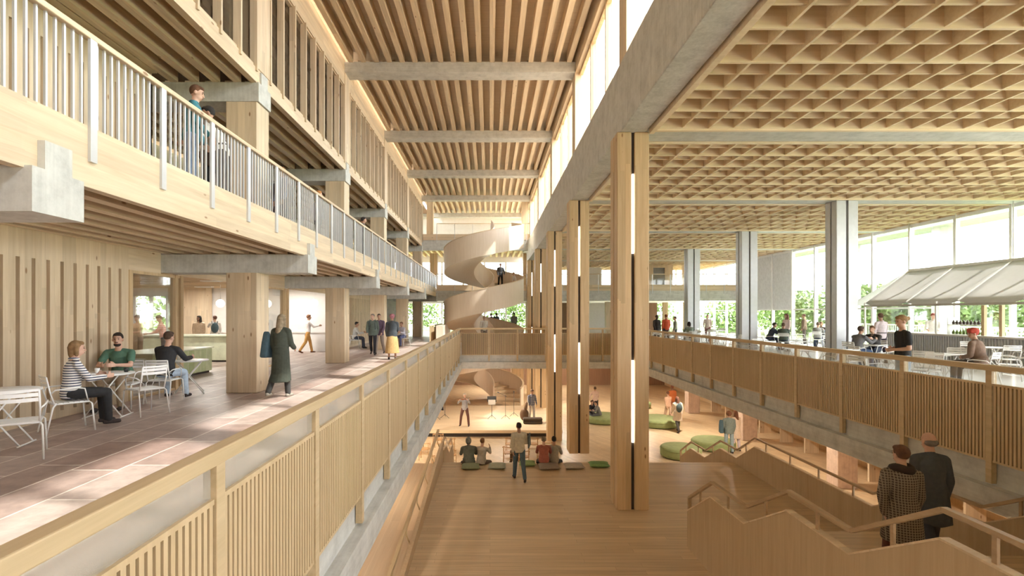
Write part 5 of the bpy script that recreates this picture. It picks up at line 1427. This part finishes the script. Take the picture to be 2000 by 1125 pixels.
# men on the stair
plaid = patterned('brown_plaid_coat', 'check', (0.07, 0.05, 0.04), (0.27, 0.23, 0.18), 33)
P('man in a brown plaid coat with a dark scarf going down the stair', (5.28, 6.55, -1.70-0.02), -18, dict(WALK, head=(22, 6), armL=(-12, 14, 14), armR=(5, 8, 15)), 1.80, 'fair', ('short', (0.11, 0.05, 0.025)), ('coat', (0, 0, 0), plaid), ('trousers', (0.16, 0.06, 0.05)), vox=0.008, extras=('scarf',), slim=0.86)
P('grey haired man in a dark blue suit beside the plaid coat', (6.12, 7.1, -1.72), -12, dict(WALK2, head=(12, 4), armL=(0, 8, 10), armR=(-4, 9, 12)), 1.84, 'fair', ('bald', (0.22, 0.19, 0.17)), ('coat', (0.075, 0.085, 0.10)), ('trousers', (0.045, 0.05, 0.07)), vox=0.008, slim=0.88)
# terrace
P('woman in a black tee with a hair bun standing at the terrace rail', (7.78, 9.65, 0), 75, dict(STAND, head=(10, 14), armL=(-4, 5, 84, 40), armR=(-6, 6, 92, 40), legL=(2,2,3), legR=(-2,2,3)), 1.72, 'fair', ('bun', (0.28, 0.17, 0.08)), ('tee', (0.02, 0.02, 0.022)), ('trousers', (0.34, 0.46, 0.58)), vox=0.009, extras=('pony',), slim=0.95)
P('man in a pale pink shirt standing by the bar side of the terrace', (13.75, 18.0, 0), 10, dict(STAND, head=(-20, 5)), 1.76, 'tan', ('short', (0.12, 0.06, 0.04)), ('shirt', (0.66, 0.58, 0.62)), ('trousers', (0.05, 0.04, 0.06)), vox=0.013, extras=('belt',), slim=1.05)
P('person in a red turban and brown jacket seated at a white table', (11.6, 12.1, 0), 25, dict(SIT, lean=12, head=(45, 5), armL=(2, 8, 72, 35), armR=(2, 8, 72, 35)), 1.78, 'tan', ('turban', (0.42, 0.06, 0.04)), ('jacket', (0.17, 0.11, 0.08)), ('trousers', (0.1, 0.08, 0.07)), vox=0.010, slim=1.05)
P('first of two men leaning together at a white table, in a grey jacket', (11.65, 16.35, 0), -75, dict(SITLEAN), 1.76, 'tan', ('short', (0.07, 0.04, 0.03)), ('jacket', (0.13, 0.13, 0.14)), ('trousers', (0.05, 0.08, 0.16)), vox=0.012)
P('second of two men leaning together, facing the grey jacket', (12.85, 17.05, 0), 120, dict(SITLEAN), 1.76, 'fair', ('short', (0.14, 0.07, 0.04)), ('jacket', (0.04, 0.035, 0.035)), ('trousers', navy), vox=0.012)
P('bar worker in a pale top with dark red hair behind the bar counter', (17.75, 20.5, 0), 140, dict(STAND, head=(20, 18), armL=(20, 6, 60), armR=(20, 6, 60)), 1.76, 'fair', ('short', (0.20, 0.05, 0.04)), ('shirt', (0.66, 0.62, 0.58)), vox=0.014)
def seated(x, y, yaw, lab, hair, top, vox=0.016, skin='tan'): P(lab, (x, y, 0), yaw, SITLEAN, 1.72, skin, hair, top, ('trousers', navy), vox=vox)
seated(13.35, 24.5, -100, 'person in a dark suit seated at the table by the second grey column', ('short', (0.04, 0.03, 0.02)), ('jacket', (0.05, 0.06, 0.09)), 0.014)
seated(13.5, 23.55, -30, 'person in dark green seated with the back to us by the second grey column', ('short', (0.13, 0.07, 0.05)), ('sweater', (0.07, 0.09, 0.07)), 0.014)
P('person in a pale pink top standing at the table by the second grey column', (14.6, 25.2, 0), 100, STAND, 1.74, 'tan', ('long', (0.12, 0.04, 0.03)), ('shirt', (0.66, 0.52, 0.50)), vox=0.016)
P('person in brown standing at the glass front behind the seated group', (18.1, 29.5, 0), 60, STAND, 1.72, 'tan', ('short', (0.12, 0.06, 0.04)), ('jacket', (0.20, 0.14, 0.10)), ('trousers', (0.12, 0.09, 0.08)), vox=0.018)
seated(16.4, 25.65, -40, 'person in grey seated with the back to us by the glass front', ('short', (0.12, 0.08, 0.05)), ('sweater', (0.20, 0.20, 0.19)))
seated(17.4, 26.85, 140, 'person in dark brown seated facing us by the glass front', ('short', (0.16, 0.08, 0.04)), ('jacket', (0.07, 0.05, 0.05)))
seated(17.4, 25.7, 40, 'person in blue grey seated nearest to the first grey column', ('short', (0.03, 0.02, 0.02)), ('shirt', (0.20, 0.25, 0.34)))
P('person in a bright orange top standing far behind the tall column', (9.6, 27.9, 0), 10, STAND, 1.70, 'tan', ('short', (0.30, 0.09, 0.03)), ('shirt', (0.60, 0.10, 0.04)), vox=0.017)
P('person in dark clothes standing left of the orange top', (9.25, 28.4, 0), 200, STAND, 1.66, 'deep', ('short', (0.03, 0.02, 0.02)), ('jacket', (0.05, 0.04, 0.04)), vox=0.018)
P('person in a sage top standing right of the orange top', (10.35, 28.6, 0), 80, STAND, 1.58, 'fair', ('short', (0.10, 0.07, 0.04)), ('shirt', (0.36, 0.37, 0.28)), vox=0.018)
seated(10.4, 26.5, 0, 'dark haired person seated behind the rail past the orange top', ('bob', (0.03, 0.015, 0.015)), ('shirt', (0.20, 0.24, 0.20)))
P('person in a pink brown top walking under the far gallery', (13.6, 32.0, 0), 150, WALK, 1.70, 'fair', ('short', (0.30, 0.2, 0.14)), ('shirt', (0.55, 0.44, 0.38)), ('trousers', (0.2, 0.08, 0.08)), vox=0.018)
